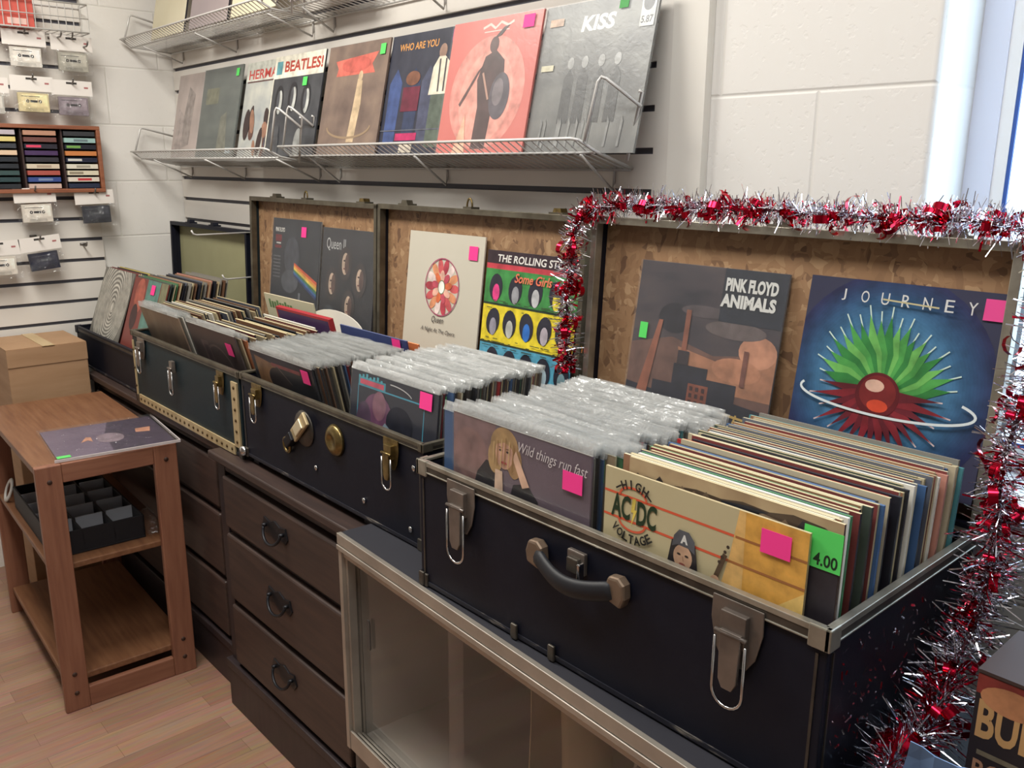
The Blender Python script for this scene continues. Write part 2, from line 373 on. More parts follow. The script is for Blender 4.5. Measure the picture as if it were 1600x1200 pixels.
# ================================================================== the setting
XL = -3.66; YW = 1.46; H = 2.75; XR = 2.3; YF = -2.6
fl = MB(); fl.box((XL-.1, YF-.1, -.1), (XR+.1, YW+.4, 0), floor_mat()); struct('floor', fl)
ce = MB(); ce.box((XL-.1, YF-.1, H), (XR+.1, YW+.4, H+.1), M_ceil); struct('ceiling', ce)
MBK = block_mat('block_back', 0, 1.662-8*.2032, .2032, -.833); MLF = block_mat('block_left', 1, 1.466-7*.2135, .2135, 0.98)
WX0, WX1, WZ0, WZ1 = -0.628, 0.95, 1.0, 2.35
wb = MB(); wb.box((XL-.1, YW, 0), (WX0-.012, YW+.24, H), MBK); wb.box((WX1, YW, 0), (XR, YW+.24, H), MBK)
wb.box((WX0-.012, YW, 0), (WX1, YW+.24, WZ0), MBK); wb.box((WX0-.012, YW, WZ1), (WX1, YW+.24, H), MBK)
# rounded corner of the window opening
n = 8; vs = []
for i in range(n+1):
    a = R(90*i/n); vs.append((WX0-.012+.012*math.sin(a), YW+.012-.012*math.cos(a)))
vs += [(WX0, YW+.24)]
for i in range(len(vs)-1):
    a, b = vs[i], vs[i+1]
    wb.add([(a[0], a[1], WZ0), (b[0], b[1], WZ0), (b[0], b[1], WZ1), (a[0], a[1], WZ1)], [(0, 1, 2, 3)], MBK, True)
struct('wall_back', wb)
wl = MB(); wl.box((XL-.1, YF, 0), (XL, YW, H), MLF); struct('wall_left', wl)
wr = MB(); wr.box((XR, YF, 0), (XR+.1, YW+.2, H), M_white); struct('wall_right', wr)
M_farwall = mat((150, 142, 134), 0.7)
wf = MB(); wf.box((XL, YF-.1, 0), (XR, YF, H), M_farwall); struct('wall_front', wf)
# window: outer frame, sash, seal, pane
wn = thing('window_1', '', 'window', (WX0, 1.6, WZ0)); del wn['label']; del wn['category']; wn['kind'] = 'structure'
M_wframe = mat((226, 232, 250), 0.4); M_wsash = mat((246, 248, 250), 0.35); M_seal = mat((58, 96, 176), 0.5)  # frame colour whitened and blued to carry the window's flare
def ringframe(mb, o, i, y0, y1, m):
    (a0, b0, a1, b1), (c0, d0, c1, d1) = o, i
    mb.box((a0, y0, b0), (c0, y1, b1), m); mb.box((c1, y0, b0), (a1, y1, b1), m); mb.box((c0, y0, b0), (c1, y1, d0), m); mb.box((c0, y0, d1), (c1, y1, b1), m)
q = [(WX0, WZ0, WX1, WZ1)]
for d in (.045, .020, .006): q.append((q[-1][0]+d, q[-1][1]+d, q[-1][2]-d, q[-1][3]-d))
f = MB(); ringframe(f, q[0], q[1], 1.60, 1.68, M_wframe); f.build('window_frame', wn)
f = MB(); ringframe(f, q[1], q[2], 1.603, 1.655, M_wsash); f.build('sash', wn)
f = MB(); ringframe(f, q[2], q[3], 1.605, 1.610, M_seal); f.build('seal', wn)
f = MB(); f.box((q[3][0], 1.6065, q[3][1]), (q[3][2], 1.6085, q[3][3]), film_mat('pane_glass', 0.02, rough=0.02, diff=0.05)); f.build('pane', wn)
f = MB(); f.box((WX0, YW-.02, WZ0), (WX1, 1.60, WZ0+.02), M_white); f.build('sill', wn)
# plain vertical board between the slats and the bare blocks
t = MB(); t.box((-1.141, YW-.022, 0.3), (-1.058, YW-.001, H-.02), M_white); struct('trim_1', t)
# slat wall panels
def slats(name, label, cat, axis, a0, a1, face, thick, z0, z1, zref, pitch, g, endw):
    root = thing(name, label, cat, ((a0+a1)/2, face, z0) if axis == 0 else (face, (a0+a1)/2, z0))
    def bx(mb, p0, p1, d0, d1, zz0, zz1, m):
        if axis == 0: mb.box((p0, face+d0, zz0), (p1, face+d1, zz1), m)
        else: mb.box((face-d1, p0, zz0), (face-d0, p1, zz1), m)
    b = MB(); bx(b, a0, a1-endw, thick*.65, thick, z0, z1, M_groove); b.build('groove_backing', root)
    b = MB(); z = zref
    while z > z0: z -= pitch
    z += pitch; prev = z0
    while z < z1:
        if z-g > prev: bx(b, a0, a1-endw, 0, thick*.65, prev, z-g, M_slat)
        prev = z; z += pitch
    bx(b, a0, a1-endw, 0, thick*.65, prev, z1, M_slat)
    if endw: bx(b, a1-endw, a1, 0, thick, z0, z1, M_slat)
    b.build('slats', root)
    return root
slats('slat_wall_panel', 'white grooved slat panel on the back wall behind the record shelves', 'wall panel', 0, XL+.004, -1.142, YW-.017, .016, .35, 2.6, 1.486, .0835, .013, .04)
slats('slat_wall_panel', 'white grooved slat panel on the left wall behind the hanging cassettes', 'wall panel', 1, 0.0, 1.105, XL+.017, .016, .25, 2.6, 1.098+.0785*1, .0785, .013, 0)

# ------------------------------------------------------------------ dressers
def dresser(label, x0, x1, y0, ztop, pulls, depth=.5):
    y1 = min(y0+depth, YW-.03); r = thing('dresser', label, 'dresser', ((x0+x1)/2, (y0+y1)/2, 0))
    b = MB(); b.box((x0+.012, y0+.02, .13), (x1-.012, y1, ztop-.022), M_dressd)
    for xx in (x0, x1-.045): b.box((xx, y0, .12), (xx+.045, y0+.03, ztop-.022), M_dressd)
    for zz in (.355, .568): b.box((x0+.045, y0+.004, zz-.012), (x1-.045, y0+.03, zz), M_dressd)
    b.box((x0+.045, y0+.002, ztop-.05), (x1-.045, y0+.03, ztop-.022), M_dressd)
    b.build('carcass', r, .002)
    b = MB(); b.box((x0-.012, y0-.02, ztop-.022), (x1+.012, y1, ztop), M_dress); b.build('top', r, .004)
    b = MB(); b.box((x0-.006, y0-.012, .0), (x1+.006, y1, .125), M_dressd); b.box((x0-.010, y0-.016, .125), (x1+.010, y1, .15), M_dressd); b.build('plinth', r, .003)
    for z0, z1 in ((.165, .343), (.363, .556), (.576, .722)):
        d = MB(); d.box((x0+.052, y0-.012, z0), (x1-.052, y0+.02, z1), M_dress); d = d.build('drawer', r, .006)
        if pulls:
            xc = (x0+x1)/2-.005; zc = (z0+z1)/2+.012; w = .052
            h = MB()
            h.prism([(-w*1.25, -.004), (-w, -.02), (-w*.55, -.014), (0, -.026), (w*.55, -.014), (w, -.02), (w*1.25, -.004), (w*1.05, .022), (w*.5, .016), (0, .026), (-w*.5, .016), (-w*1.05, .022)], .003, M_iron, lambda p: Vector((xc+p.x, y0-.0125-p.z, zc+p.y)))
            h.tube([(xc+w*.85*math.cos(a), y0-.022-.012*abs(math.sin(a)), zc+.004-.034*abs(math.sin(a))) for a in [math.pi+math.pi*i/12 for i in range(13)]], .004, M_iron)
            for sx in (-1, 1): h.tube([(xc+sx*w*.85, y0-.012, zc+.004), (xc+sx*w*.85, y0-.026, zc+.004)], .005, M_iron)
            h.build('bail_pull', d)
    return r
dresser('dark wood dresser with iron bail pulls under the middle trunk', -2.215, -1.497, .905, .780, True)
dresser('dark wood dresser half hidden behind the orange wood stand', -3.40, -2.245, .945, .780, False)

# ------------------------------------------------------------------ display case
ca = R(-2.83); case0 = Vector((-1.480, .853, 0))
cm = Matrix.Translation(case0) @ Matrix.Rotation(ca, 4, 'Z')
case = thing('display_case', 'glass fronted display case with aluminium rails under the nearest trunk', 'display case', cm)
def cb(a, b, m, name=None, bev=0):
    mb = MB(); mb.box(a, b, m, cm)
    return mb.build(name, case, bev)
CWd, CD, CT = 1.70, .43, .795
cb((0.0, .001, CT-.02), (CWd, CD, CT), M_slate, 'case_top')
cb((.004, .03, .0), (.020, CD, CT-.02), M_casein, 'end_panel'); cb((CWd-.02, .03, .0), (CWd-.004, CD, CT-.02), M_casein, 'end_panel')
cb((.02, CD-.016, .0), (CWd-.02, CD, CT-.02), M_casein, 'back_panel')
cb((.02, .03, .295), (CWd-.02, CD-.016, .315), M_casein, 'bottom_panel')
cb((0, .012, 0), (CWd, .03, .29), mat((96, 90, 86), .5), 'base_panel')
mb = MB(); mb.box((0, -.010, CT-.022), (CWd, .0005, CT+.0015), M_alu, cm); mb.box((0, -.012, CT-.034), (CWd, .006, CT-.0235), M_alu, cm); mb.box((0, -.004, CT-.050), (CWd, .010, CT-.034), M_alu, cm); mb.build('top_rail', case, .001)
mb = MB(); mb.box((0, -.008, .29), (.013, .028, CT-.014), M_alu, cm); mb.box((.013, .0, .29), (.022, .028, CT-.014), M_alu, cm); mb.build('corner_post', case, .001)
mb = MB()
for k, yy in enumerate((-.006, .006, .018)): mb.box((.013, yy, .29), (CWd, yy+.005, .335-.006*k), M_alu, cm)
mb.build('bottom_track', case, .0008)
M_caseglass = film_mat('case_glass', 0.02, rough=0.04, diff=0.10)
g = MB(); g.box((.022, .018, .325), (.40, .022, CT-.03), M_caseglass, cm); g = g.build('sliding_pane', case)
p = MB(); p.prism([(-.004, -.034), (.004, -.034), (.006, -.028), (.006, .028), (.004, .034), (-.004, .034), (-.006, .028), (-.006, -.028)], .0025, mat((70, 68, 66), .4), lambda v: cm @ Vector((.072+v.x, .0178-v.z, .585+v.y))); p.build('finger_pull', g)
g = MB(); g.box((.372, .006, .325), (CWd-.02, .010, CT-.03), M_caseglass, cm); g.build('sliding_pane', case)
cb((.74, .10, .315), (.746, .40, .774), M_casein, 'divider')
# curled kraft paper and a flat box inside
kp = MB(True); vs = []; N_ = 22
for i in range(N_+1):
    a = R(-60+300*i/N_); r0 = .055+.0005*i; r1 = .075+.0008*i
    for z, rr_, dx in ((.317, r1, 0), (.55, .064+.0006*i, -.012), (.765, r0, -.03)):
        vs.append(cm @ Vector((.53+dx+rr_*math.cos(a), .18+rr_*math.sin(a), z)))
fs = []
for i in range(N_):
    for k in range(2): a = i*3+k; fs.append((a, a+3, a+4, a+1))
kp.add(vs, fs, noise_mat('kraft', [(176, 150, 116), (196, 170, 134)], 6, .7))
k_ = kp.build('kraft_paper_roll'); set_origin(k_, cm @ Vector((.53, .20, .316))); sd = k_.modifiers.new('thick', 'SOLIDIFY'); sd.thickness = .0015
tag(k_, 'loosely rolled brown kraft paper standing inside the glass display case', 'paper roll')
pb = MB(); pb.box((.40, .29, .3155), (.64, .41, .40), mat((150, 134, 110), .6), cm); pb.box((.398, .288, .385), (.642, .412, .403), mat((168, 156, 136), .6), cm)
k_ = pb.build('paper_box', None, .002); set_origin(k_, cm @ Vector((.52, .35, .3155))); tag(k_, 'low lidded cream box behind the paper roll in the display case', 'box')

# ------------------------------------------------------------------ orange wood stand
tm_ = Matrix.Translation(Vector((-2.478, .515, 0))) @ Matrix.Rotation(R(-2.2), 4, 'Z')
tab = thing('wooden_stand', 'orange wood three-tier stand with plank legs beside the dressers', 'stand', tm_)
def tb(name, a, b, m, bev=.003):
    mb = MB(); mb.box(a, b, m, tm_); return mb.build(name, tab, bev)
TL, TW, TH = .77, .375, .742
tb('tabletop', (-TL, 0, TH-.022), (-.022, TW, TH), M_table)
tb('shelf', (-TL+.022, .012, .425), (-.022, TW-.012, .443), M_table)
tb('shelf', (-TL+.022, .012, .078), (-.022, TW-.012, .097), M_table)
for x0 in (-TL, -.022):
    for y0 in (0, TW-.066):
        l_ = tb('leg', (x0, y0, 0), (x0+.022, y0+.066, TH if x0 > -.1 else TH-.022), M_tablev)
        if x0 > -.1:
            for zz in (.697, .115, .055):
                b = MB(); b.lathe([(.0001, .0018), (.0062, .0016), (.0068, 0), (.0068, -.004)], mat((58, 36, 26), .6), lambda v, y0=y0, zz=zz: tm_ @ Vector((v.z, y0+.033+v.x, zz+v.y)), 12); b.build('dowel_plug', l_)
    tb('end_rail', (x0+.001, .066, .688), (x0+.021, TW-.066, TH-(0 if x0 > -.1 else .022)), M_tabley); tb('end_rail', (x0+.001, .066, .0), (x0+.021, TW-.066, .062), M_tabley)
# black divided tray on the middle shelf
tr = thing('divided_tray', 'black divided cassette tray with white dividers on the middle tier of the stand', 'tray', tm_ @ Vector((-.32, .17, .444)))
M_tray = mat((17, 18, 25), .6); M_div = mat((176, 178, 184), .4)
x0, x1, y0, y1 = -.58, -.075, .03, .285
b = MB()
for a, c in (((x0, y0, .444), (x1, y1, .450)), ((x0, y0, .45), (x0+.006, y1, .515)), ((x1-.006, y0, .45), (x1, y1, .515)), ((x0, y0, .45), (x1, y0+.006, .515)), ((x0, y1-.006, .45), (x1, y1, .515))): b.box(a, c, M_tray, tm_)
for k in range(1, 3): yy = y0+(y1-y0)*k/3; b.box((x0, yy-.002, .45), (x1, yy+.002, .51), M_tray, tm_)
b.build('tray_body', tr, .001)
for i in range(1, 5):
    for k in range(3):
        xx = x0+(x1-x0)*(i/5); ya = y0+(y1-y0)*k/3+.005; d = MB(); d.box((xx-.0012, ya, .452), (xx+.0012, ya+.074, .516), M_div, tm_); d.build('divider', tr)
tp = MB(True); tp.tube([tm_ @ Vector((-.665+.03*math.cos(a), .03+.012*math.sin(a), .478+.03*math.sin(a))) for a in [2*math.pi*i/24 for i in range(24)]], .006, mat((196, 194, 190), .5), 8, closed=True, flat=(.004, .009))
k_ = tp.build('tape_roll'); set_origin(k_, tm_ @ Vector((-.665, .03, .444))); tag(k_, 'white ring of tape standing at the far end of the middle tier', 'tape roll')
cw = MB(True)
q_ = random.Random(4); vs = []
for i in range(7):
    for j in range(7): vs.append(tm_ @ Vector((-.07-.16*i/6, .292+.055*j/6, .446+.05*math.sin(math.pi*i/6)*math.sin(math.pi*j/6)+q_.uniform(0, .018))))
cw.add(vs, [(i*7+j, i*7+j+1, i*7+j+8, i*7+j+7) for i in range(6) for j in range(6)], M_bag)
k_ = cw.build('plastic_wrapper'); set_origin(k_, tm_ @ Vector((-.15, .32, .444))); tag(k_, 'crumpled clear plastic wrapper beside the divided tray', 'wrapper')
# cardboard carton behind the stand
bx = thing('cardboard_box', 'tall plain cardboard carton in the corner behind the orange wood stand', 'box', (-3.47, .79, 0))
b = MB(); b.box((-3.615, .655, 0), (-3.335, .915, .905), M_card); b.build('carton', bx, .003)
b = MB(); b.box((-3.615, .655, .9055), (-3.475, .915, .909), M_card); b.box((-3.474, .655, .9055), (-3.335, .915, .909), M_card); b.box((-3.335, .655, .845), (-3.332, .915, .905), M_card); b.build('flap', bx)
b = MB(); b.box((-3.62, .77, .9095), (-3.33, .81, .9105), mat((196, 168, 120), .25)); b.build('tape', bx)

# ------------------------------------------------------------------ trunks
def latch(parent, xc, yf, zt, w=.036, h=.085, m=M_latch, plate=True, drop=.05):
    T = lambda v: Vector((xc+v.x, yf-v.z, zt+v.y))
    b = MB(); 
    if plate: b.prism([(-w, 0), (w, 0), (w*1.02, -h*.35), (w*.8, -h*.75), (w*.45, -h*.97), (-w*.45, -h*.97), (-w*.8, -h*.75), (-w*1.02, -h*.35)], .0025, m, T)
    b.prism([(-w*.5, -.012), (w*.5, -.012), (w*.5, -h*.62), (-w*.5, -h*.62)], .011, m, T)
    o = b.build('draw_latch', parent, .0012)
    l = MB(); l.prism([(-w*.42, -h*.4), (w*.42, -h*.4), (w*.36, -h*1.15), (w*.2, -h*1.28), (-w*.2, -h*1.28), (-w*.36, -h*1.15)], .006, m, lambda v: T(Vector((v.x, v.y, v.z+.010)))); l.build('lever', o, .0012)
    wl_ = MB(True); pts = [(-w*.6, -h*.42)]+[(-w*.6, -h*1.15)]+[(w*.6*math.cos(a), -h*1.2+w*.6*math.sin(a)) for a in [math.pi+math.pi*i/10 for i in range(11)]]+[(w*.6, -h*1.15), (w*.6, -h*.42)]
    wl_.tube([T(Vector((x, y-drop*.2, .014))) for x, y in pts], .0022, M_chrome); wl_.tube([T(Vector((-w*.62, -h*.44, .014))), T(Vector((w*.62, -h*.44, .014)))], .003, m)
    wl_.build('wire_loop', o)
    return o
def hinge_frame(x0, yh, zr, lean):
    u = Vector((0, math.sin(R(lean)), math.cos(R(lean)))); nrm = Vector((0, math.cos(R(lean)), -math.sin(R(lean))))
    return lambda v: Vector((v.x, yh, zr))+u*v.z+nrm*v.y
def trunk(label, x0, x1, yf, depth, zb, zr, body, rim, lean, ldepth, lining, hasps=(), name='storage_trunk', lidlabel=None, fine=False):
    yb = yf+depth; root = thing(name, label, 'trunk', ((x0+x1)/2, (yf+yb)/2, zb)); w = .008
    b = MB(); b.box((x0, yf, zb), (x1, yf+w, zr), body); b.box((x0, yb-w, zb), (x1, yb, zr), body); b.box((x0, yf+w, zb), (x0+w, yb-w, zr), body); b.box((x1-w, yf+w, zb), (x1, yb-w, zr), body); b.box((x0+w, yf+w, zb), (x1-w, yb-w, zb+.006), M_inside)
    b.build('body', root, .0015)
    r = MB()
    for a, c in (((x0-.003, yf-.003), (x1+.003, yf+.008)), ((x0-.003, yb-.008), (x1+.003, yb+.003)), ((x0-.003, yf), (x0+.008, yb)), ((x1-.008, yf), (x1+.003, yb))):
        r.box((a[0], a[1], zr-.005), (c[0], c[1], zr+.003), rim)
    for a, c in (((x0-.002, yf-.002), (x1+.002, yf)), ((x0-.002, yf), (x0, yb)), ((x1, yf), (x1+.002, yb))): r.box((a[0], a[1], zr-(.011 if fine else .015)), (c[0], c[1], zr-.005), M_rimd)
    for a, c in (((x0-.0035, yf-.0035), (x1+.0035, yf)), ((x0-.0035, yf), (x0, yb)), ((x1, yf), (x1+.0035, yb))): r.box((a[0], a[1], zr-(.0125 if fine else .0175)), (c[0], c[1], zr-(.011 if fine else .015)), rim)
    r.build('rim_trim', root, .001)
    for xc, sx in ((x0, 1), (x1, -1)):
        c = MB(); c.box((xc-.004*sx, yf-.0045, zr-(.014 if fine else .024)), (xc+(.014 if fine else .024)*sx, yf+.004, zr+.0045), rim); c.box((xc-.0045*sx, yf-.0045, zr-(.014 if fine else .024)), (xc+.004*sx, yf+.02, zr+.0045), rim); c.build('corner_cap', root, .002)
        c = MB(); c.box((xc-.0045*sx, yf-.0045, zb), (xc+.022*sx, yf+.004, zb+.025), M_rimd); c.box((xc-.0045*sx, yf-.0045, zb), (xc+.004*sx, yf+.022, zb+.025), M_rimd); c.build('corner_cap', root, .002)
        e = MB(); e.box((xc+.010*sx, yf-.0016, zb), (xc+.0135*sx, yf, zr-.03), M_rimd); e.box((xc-.0016*sx, yf+.012, zb), (xc, yf+.0145, zr-.03), M_rimd); e.build('edge_strip', root)
    b = MB(); b.box((x0, yf-.002, zb+.004), (x1, yf, zb+.011), M_scuff); b.build('bottom_trim', root)
    T = hinge_frame(x0, yb+.004, zr+.002, lean); hh = depth-.002
    l = MB(); 
    for a, c in (((x0, .0, 0), (x1, ldepth, .008)), ((x0, 0, hh-.008), (x1, ldepth, hh)), ((x0, 0, .008), (x0+.008, ldepth, hh-.008)), ((x1-.008, 0, .008), (x1, ldepth, hh-.008)), ((x0+.008, ldepth-.005, .008), (x1-.008, ldepth, hh-.008))): l.box(a, c, body, T)
    l = l.build('lid', root, .001)
    o = MB(); o.box((x0+.009, ldepth-.014, .009), (x1-.009, ldepth-.006, hh-.009), lining, T); o = o.build('lid_lining', l)
    o['label'] = lidlabel or 'brown chipboard lid lining'
    k = MB()
    for a, c in (((x0-.003, -.003, hh-.011), (x1+.003, .016, hh+.003)), ((x0-.003, -.003, 0), (x0+.011, .016, hh)), ((x1-.011, -.003, 0), (x1+.003, .016, hh))): k.box(a, c, rim, T)
    k.build('lid_rim', l, .001)
    for xh, kind in hasps:
        h = MB(True)
        if kind == 'loop':
            h.box((xh-.016, .004, hh+.002), (xh+.016, .03, hh+.008), rim, T); h.tube([T(Vector((xh+.010*math.cos(a), .012, hh+.008+.020*math.sin(a)))) for a in [math.pi*i/10 for i in range(11)]], .0025, M_brass)
        else:
            h.box((xh-.022, .002, hh+.002), (xh+.022, .032, hh+.007), rim, T); h.prism([(-.014, 0), (.014, 0), (.010, .010), (-.010, .010)], .02, M_brass if kind == 'brass' else rim, lambda v, xh=xh: T(Vector((xh+v.x, .006+v.z, hh+.006+v.y))))
        h.build('hasp', l)
    return root
T3 = trunk('large black trunk nearest the camera standing on the glass display case', -1.185, -.412, .845, .405, CT+.0005, 1.03, M_black, M_rim, 3.2, .045, M_osb, [(-1.0, 'tab'), (-.5, 'tab'), (-.78, 'tab')])
T2 = trunk('middle black trunk with gold locks standing on the dresser', -2.072, -1.283, .925, .412, .7955, 1.015, M_black, M_rimt, 2.6, .040, M_osb, [(-1.96, 'tab'), (-1.69, 'loop'), (-1.38, 'brass')], fine=True)
T1 = trunk('dark green trunk with pale riveted trim left of the middle trunk', -2.862, -2.083, .925, .412, .7805, 1.013, M_green, M_rimt, 2.6, .040, M_osb, [(-2.70, 'tab'), (-2.50, 'loop'), (-2.17, 'brass')], fine=True)
T0 = trunk('small black trunk with olive lid lining in the far corner', -3.585, -2.900, .955, .382, .7805, .925, M_black, M_black, 2.0, .045, M_olive, [(-3.42, 'tab'), (-3.2, 'tab')], lidlabel='olive green lid lining')
for fx in (-2.05, -1.52):
    for fy_ in (.935, 1.29):
        b = MB(); b.box((fx, fy_, .7804), (fx+.03, fy_+.03, .7957), M_iron); b.build('foot', T2)
# pale riveted trim on the green trunk
def strip(parent, a, b, n, horiz):
    s_ = MB(); s_.box(a, b, M_goldtrim)
    for i in range(n):
        t_ = (i+.5)/n; x = a[0]+(b[0]-a[0])*(t_ if horiz else .5); z = a[2]+(b[2]-a[2])*(.5 if horiz else t_)
        s_.lathe([(.0001, .003), (.004, .002), (.005, 0)], M_rivet, lambda v, x=x, z=z: Vector((x+v.x, a[1]-v.z, z+v.y)), 8)
    s_ = s_.build('riveted_trim', parent); s_['label'] = 'pale riveted wooden trim'
strip(T1, (-2.125, .920, .808), (-2.090, .9245, .985), 6, False)
strip(T1, (-2.835, .920, .783), (-2.127, .9245, .810), 22, True)
strip(T1, (-2.858, .921, .806), (-2.848, .9245, .985), 3, False)
latch(T1, -2.775, .922, 1.003, .030, .07); latch(T1, -2.515, .922, .985, .022, .075, plate=False); latch(T1, -2.19, .922, 1.0, .022, .066, M_brass)
latch(T2, -1.975, .922, 1.006, .026, .060, M_brass); latch(T2, -1.387, .922, 1.006, .026, .066, M_brass)
# lock plate, tilted hasp, round escutcheon of the middle trunk
b = MB(True); b.lathe([(.0001, .006), (.036, .006), (.042, .003), (.044, 0)], M_rimd, lambda v: Vector((-1.745+v.x, .924-v.z, .943+v.y)), 24)
lk = b.build('lock_plate', T2)
b = MB(); Tt = Matrix.Translation(Vector((-1.758, .916, .938))) @ Matrix.Rotation(R(52), 4, 'Y') @ Matrix.Rotation(R(5), 4, 'X') @ Matrix.Scale(1.25, 4)
b.box((-.013, -.006, -.025), (.013, 0, .055), M_goldtrim, Tt); b.box((-.010, -.009, -.005), (.010, -.005, .035), mat((236, 224, 190), .25, .3), Tt); b.box((-.009, -.012, -.06), (.009, .002, -.022), M_iron, Tt)
b.build('tilted_hasp', lk, .002)
b = MB(True); b.tube([Tt @ Vector((.014*math.cos(a), -.004, -.068+.014*math.sin(a))) for a in [2*math.pi*i/16 for i in range(16)]], .004, M_brass, closed=True); b.build('hasp_ring', lk)
b = MB(True); b.lathe([(.0001, .010), (.012, .010), (.016, .014), (.026, .012), (.034, .006), (.037, 0)], M_brass, lambda v: Vector((-1.607+v.x, .924-v.z, .948+v.y)), 24); b.build('round_escutcheon', T2)
for x, z in ((-1.70, .86), (-1.50, .84), (-1.315, .962), (-1.33, .83)):
    b = MB(True); b.lathe([(.0001, .003), (.006, .002), (.007, 0)], M_chrome, lambda v, x=x, z=z: Vector((x+v.x, .9235-v.z, z+v.y)), 10); b.build('rivet', T2)
b = MB(True); b.lathe([(.0001, .012), (.010, .011), (.014, .004), (.014, 0)], M_chrome, lambda v: Vector((-2.068+v.x, .920-v.z, .81+v.y)), 12); b.build('corner_ball', T2)
# hardware of the nearest trunk
latch(T3, -1.064, .842, 1.022, .036, .088); latch(T3, -.527, .842, 1.022, .036, .088)
b = MB(True); pts = []
for i in range(17):
    t_ = i/16; x = -.866+(.148)*t_; pts.append((x, .830-.016*math.sin(math.pi*t_), .966-.014*math.sin(math.pi*t_)))
b.tube(pts, .010, mat((26, 27, 32), .55), 10, flat=(.008, .015)); hd = b.build('carry_handle', T3)
for xx in (-.872, -.712):
    c = MB(); c.prism([(-.015, -.016), (.012, -.022), (.018, -.006), (.016, .014), (.006, .022), (-.012, .020), (-.018, .002)], .018, noise_mat('handle_brass', [(112, 94, 80), (134, 114, 96)], 20, .45, metal=.5), lambda v, xx=xx: Vector((xx+v.x, .843-v.z, .968+v.y))); c.build('handle_end', hd, .004)
b = MB(); b.box((-.812, .836, .962), (-.778, .8445, .996), M_latch); b.box((-.806, .828, .966), (-.784, .837, .988), M_rimd); b.box((-.784, .826, .958), (-.778, .838, .984), M_chrome); b.build('lock', T3, .002)
for xx in (-1.178, -.93, -.845):
    b = MB(); b.box((xx-.007, .838, CT+.002), (xx+.007, .8435, CT+.028), M_rimd); b.build('bottom_clip', T3, .002)

# ================================================================== wire shelves on the slat wall
def wire_shelf(label, x0, x1, yf, zl, zbk, splay=(0, 0), group=None):
    yb = YW-.020; zlow = zl-.024; ym = yf+.040; root = thing('wire_shelf', label, 'wire shelf', ((x0+x1)/2, yb, zbk), group)
    f = MB(True)
    f.tube([(x0, yb, zbk), (x0, ym, zlow), (x0, yf+.006, zl), (x0+.004, yf, zl), (x1-.030, yf, zl), (x1-.012, yf+.004, zl-.003), (x1, ym, zlow), (x1, yb, zbk)], .0034, M_wire)
    f.tube([(x0, ym, zlow-.003), (x1, ym, zlow-.003)], .0028, M_wire); f.tube([(x0, yb-.006, zbk-.003), (x1, yb-.006, zbk-.003)], .0028, M_wire)
    f.build('rails', root)
    d = MB(True); n_ = int((x1-x0)/.0245)
    for i in range(1, n_):
        x = x0+(x1-x0)*i/n_; d.tube([(x, yf, zl), (x, ym, zlow), (x, yb, zbk)], .0015, M_wire, 4, caps=False)
    d.build('wire_deck', root)
    for x, sp in ((x0+.012, splay[0]), (x1-.004, splay[1])):
        l = MB(True)
        if sp: pts = [(x, yf+.012, zl-.006), (x+sp*.25, yf+.020, zl+.105), (x+sp*.32, yf+.022, zl+.114), (x+sp*.42, yf+.026, zl+.110), (x+sp, yf+.062, zl+.058)]; q_ = [(x+sp*.62, yf+.070, zl-.042), (x+sp*.98, yf+.066, zl+.085), (x+sp*.95, yf+.060, zl+.087)]
        else: pts = [(x, yf+.012, zl-.006), (x, yf+.040, zl+.085), (x, yf+.048, zl+.090), (x, yf+.06, zl+.088), (x, yb-.03, zl+.062)]; q_ = [(x, yb-.03, zbk), (x, yb-.018, zl+.085), (x, yb-.03, zl+.086)]
        l.tube(pts, .0036, M_wire); l.tube(q_, .0036, M_wire); l.build('end_loop', root)
    for x in (x0+.10, (x0+x1)/2, x1-.05):
        b = MB(True); b.tube([(x, ym+.01, zlow-.006), (x, yb-.004, zbk-.045), (x, yb, zbk-.030), (x, yb, zbk+.01)], .003, M_wire); b.build('bracket', root)
    return root
wire_shelf('lower white wire shelf nearer the window, holding the red sleeve', -2.50, -1.233, 1.285, 1.585, 1.527, (.10, .10))
wire_shelf('lower white wire shelf in the corner, holding the dark green sleeve', -3.635, -2.475, 1.240, 1.579, 1.527, (0, .10))
wire_shelf('upper white wire shelf nearer the window, mostly above the photo', -2.50, -1.233, 1.285, 2.0, 1.958, (.10, .10))
wire_shelf('upper white wire shelf in the corner with cream sleeve on it', -3.635, -2.475, 1.240, 1.992, 1.958, (0, .10))

# ------------------------------------------------------------------ covers (plain generic designs in the colours of the photo)
def face_blob(P, u, v, r, skin, hair, rot=0):
    P.ell(u, v+.01, r*1.25, r*1.5, hair, 20, rot); P.ell(u, v-.15*r, r*.72, r, skin, 18, rot)
    dk = tuple(int(c*.45) for c in skin)
    for sx in (-1, 1): P.ell(u+sx*r*.3, v, r*.14, r*.07, dk, 10)
    P.line([(u, v-.05*r), (u+.05*r, v-.38*r)], r*.07, tuple(int(c*.75) for c in skin)); P.ell(u, v-.62*r, r*.22, r*.06, (140, 74, 66), 10)
def a_pale(P):
    P.poly([(.2, .1), (.5, .15), (.55, .75), (.35, .85)], (150, 140, 136)); P.poly([(.05, 0), (.3, 0), (.28, .5), (.1, .6)], (168, 156, 152))
def a_green(P):
    P.rect(.12, .60, .46, .78, (118, 118, 96)); P.poly([(.55, .05), (.8, .05), (.72, .5), (.58, .45)], (120, 120, 106)); P.rect(.8, .04, .93, .1, (176, 190, 196))
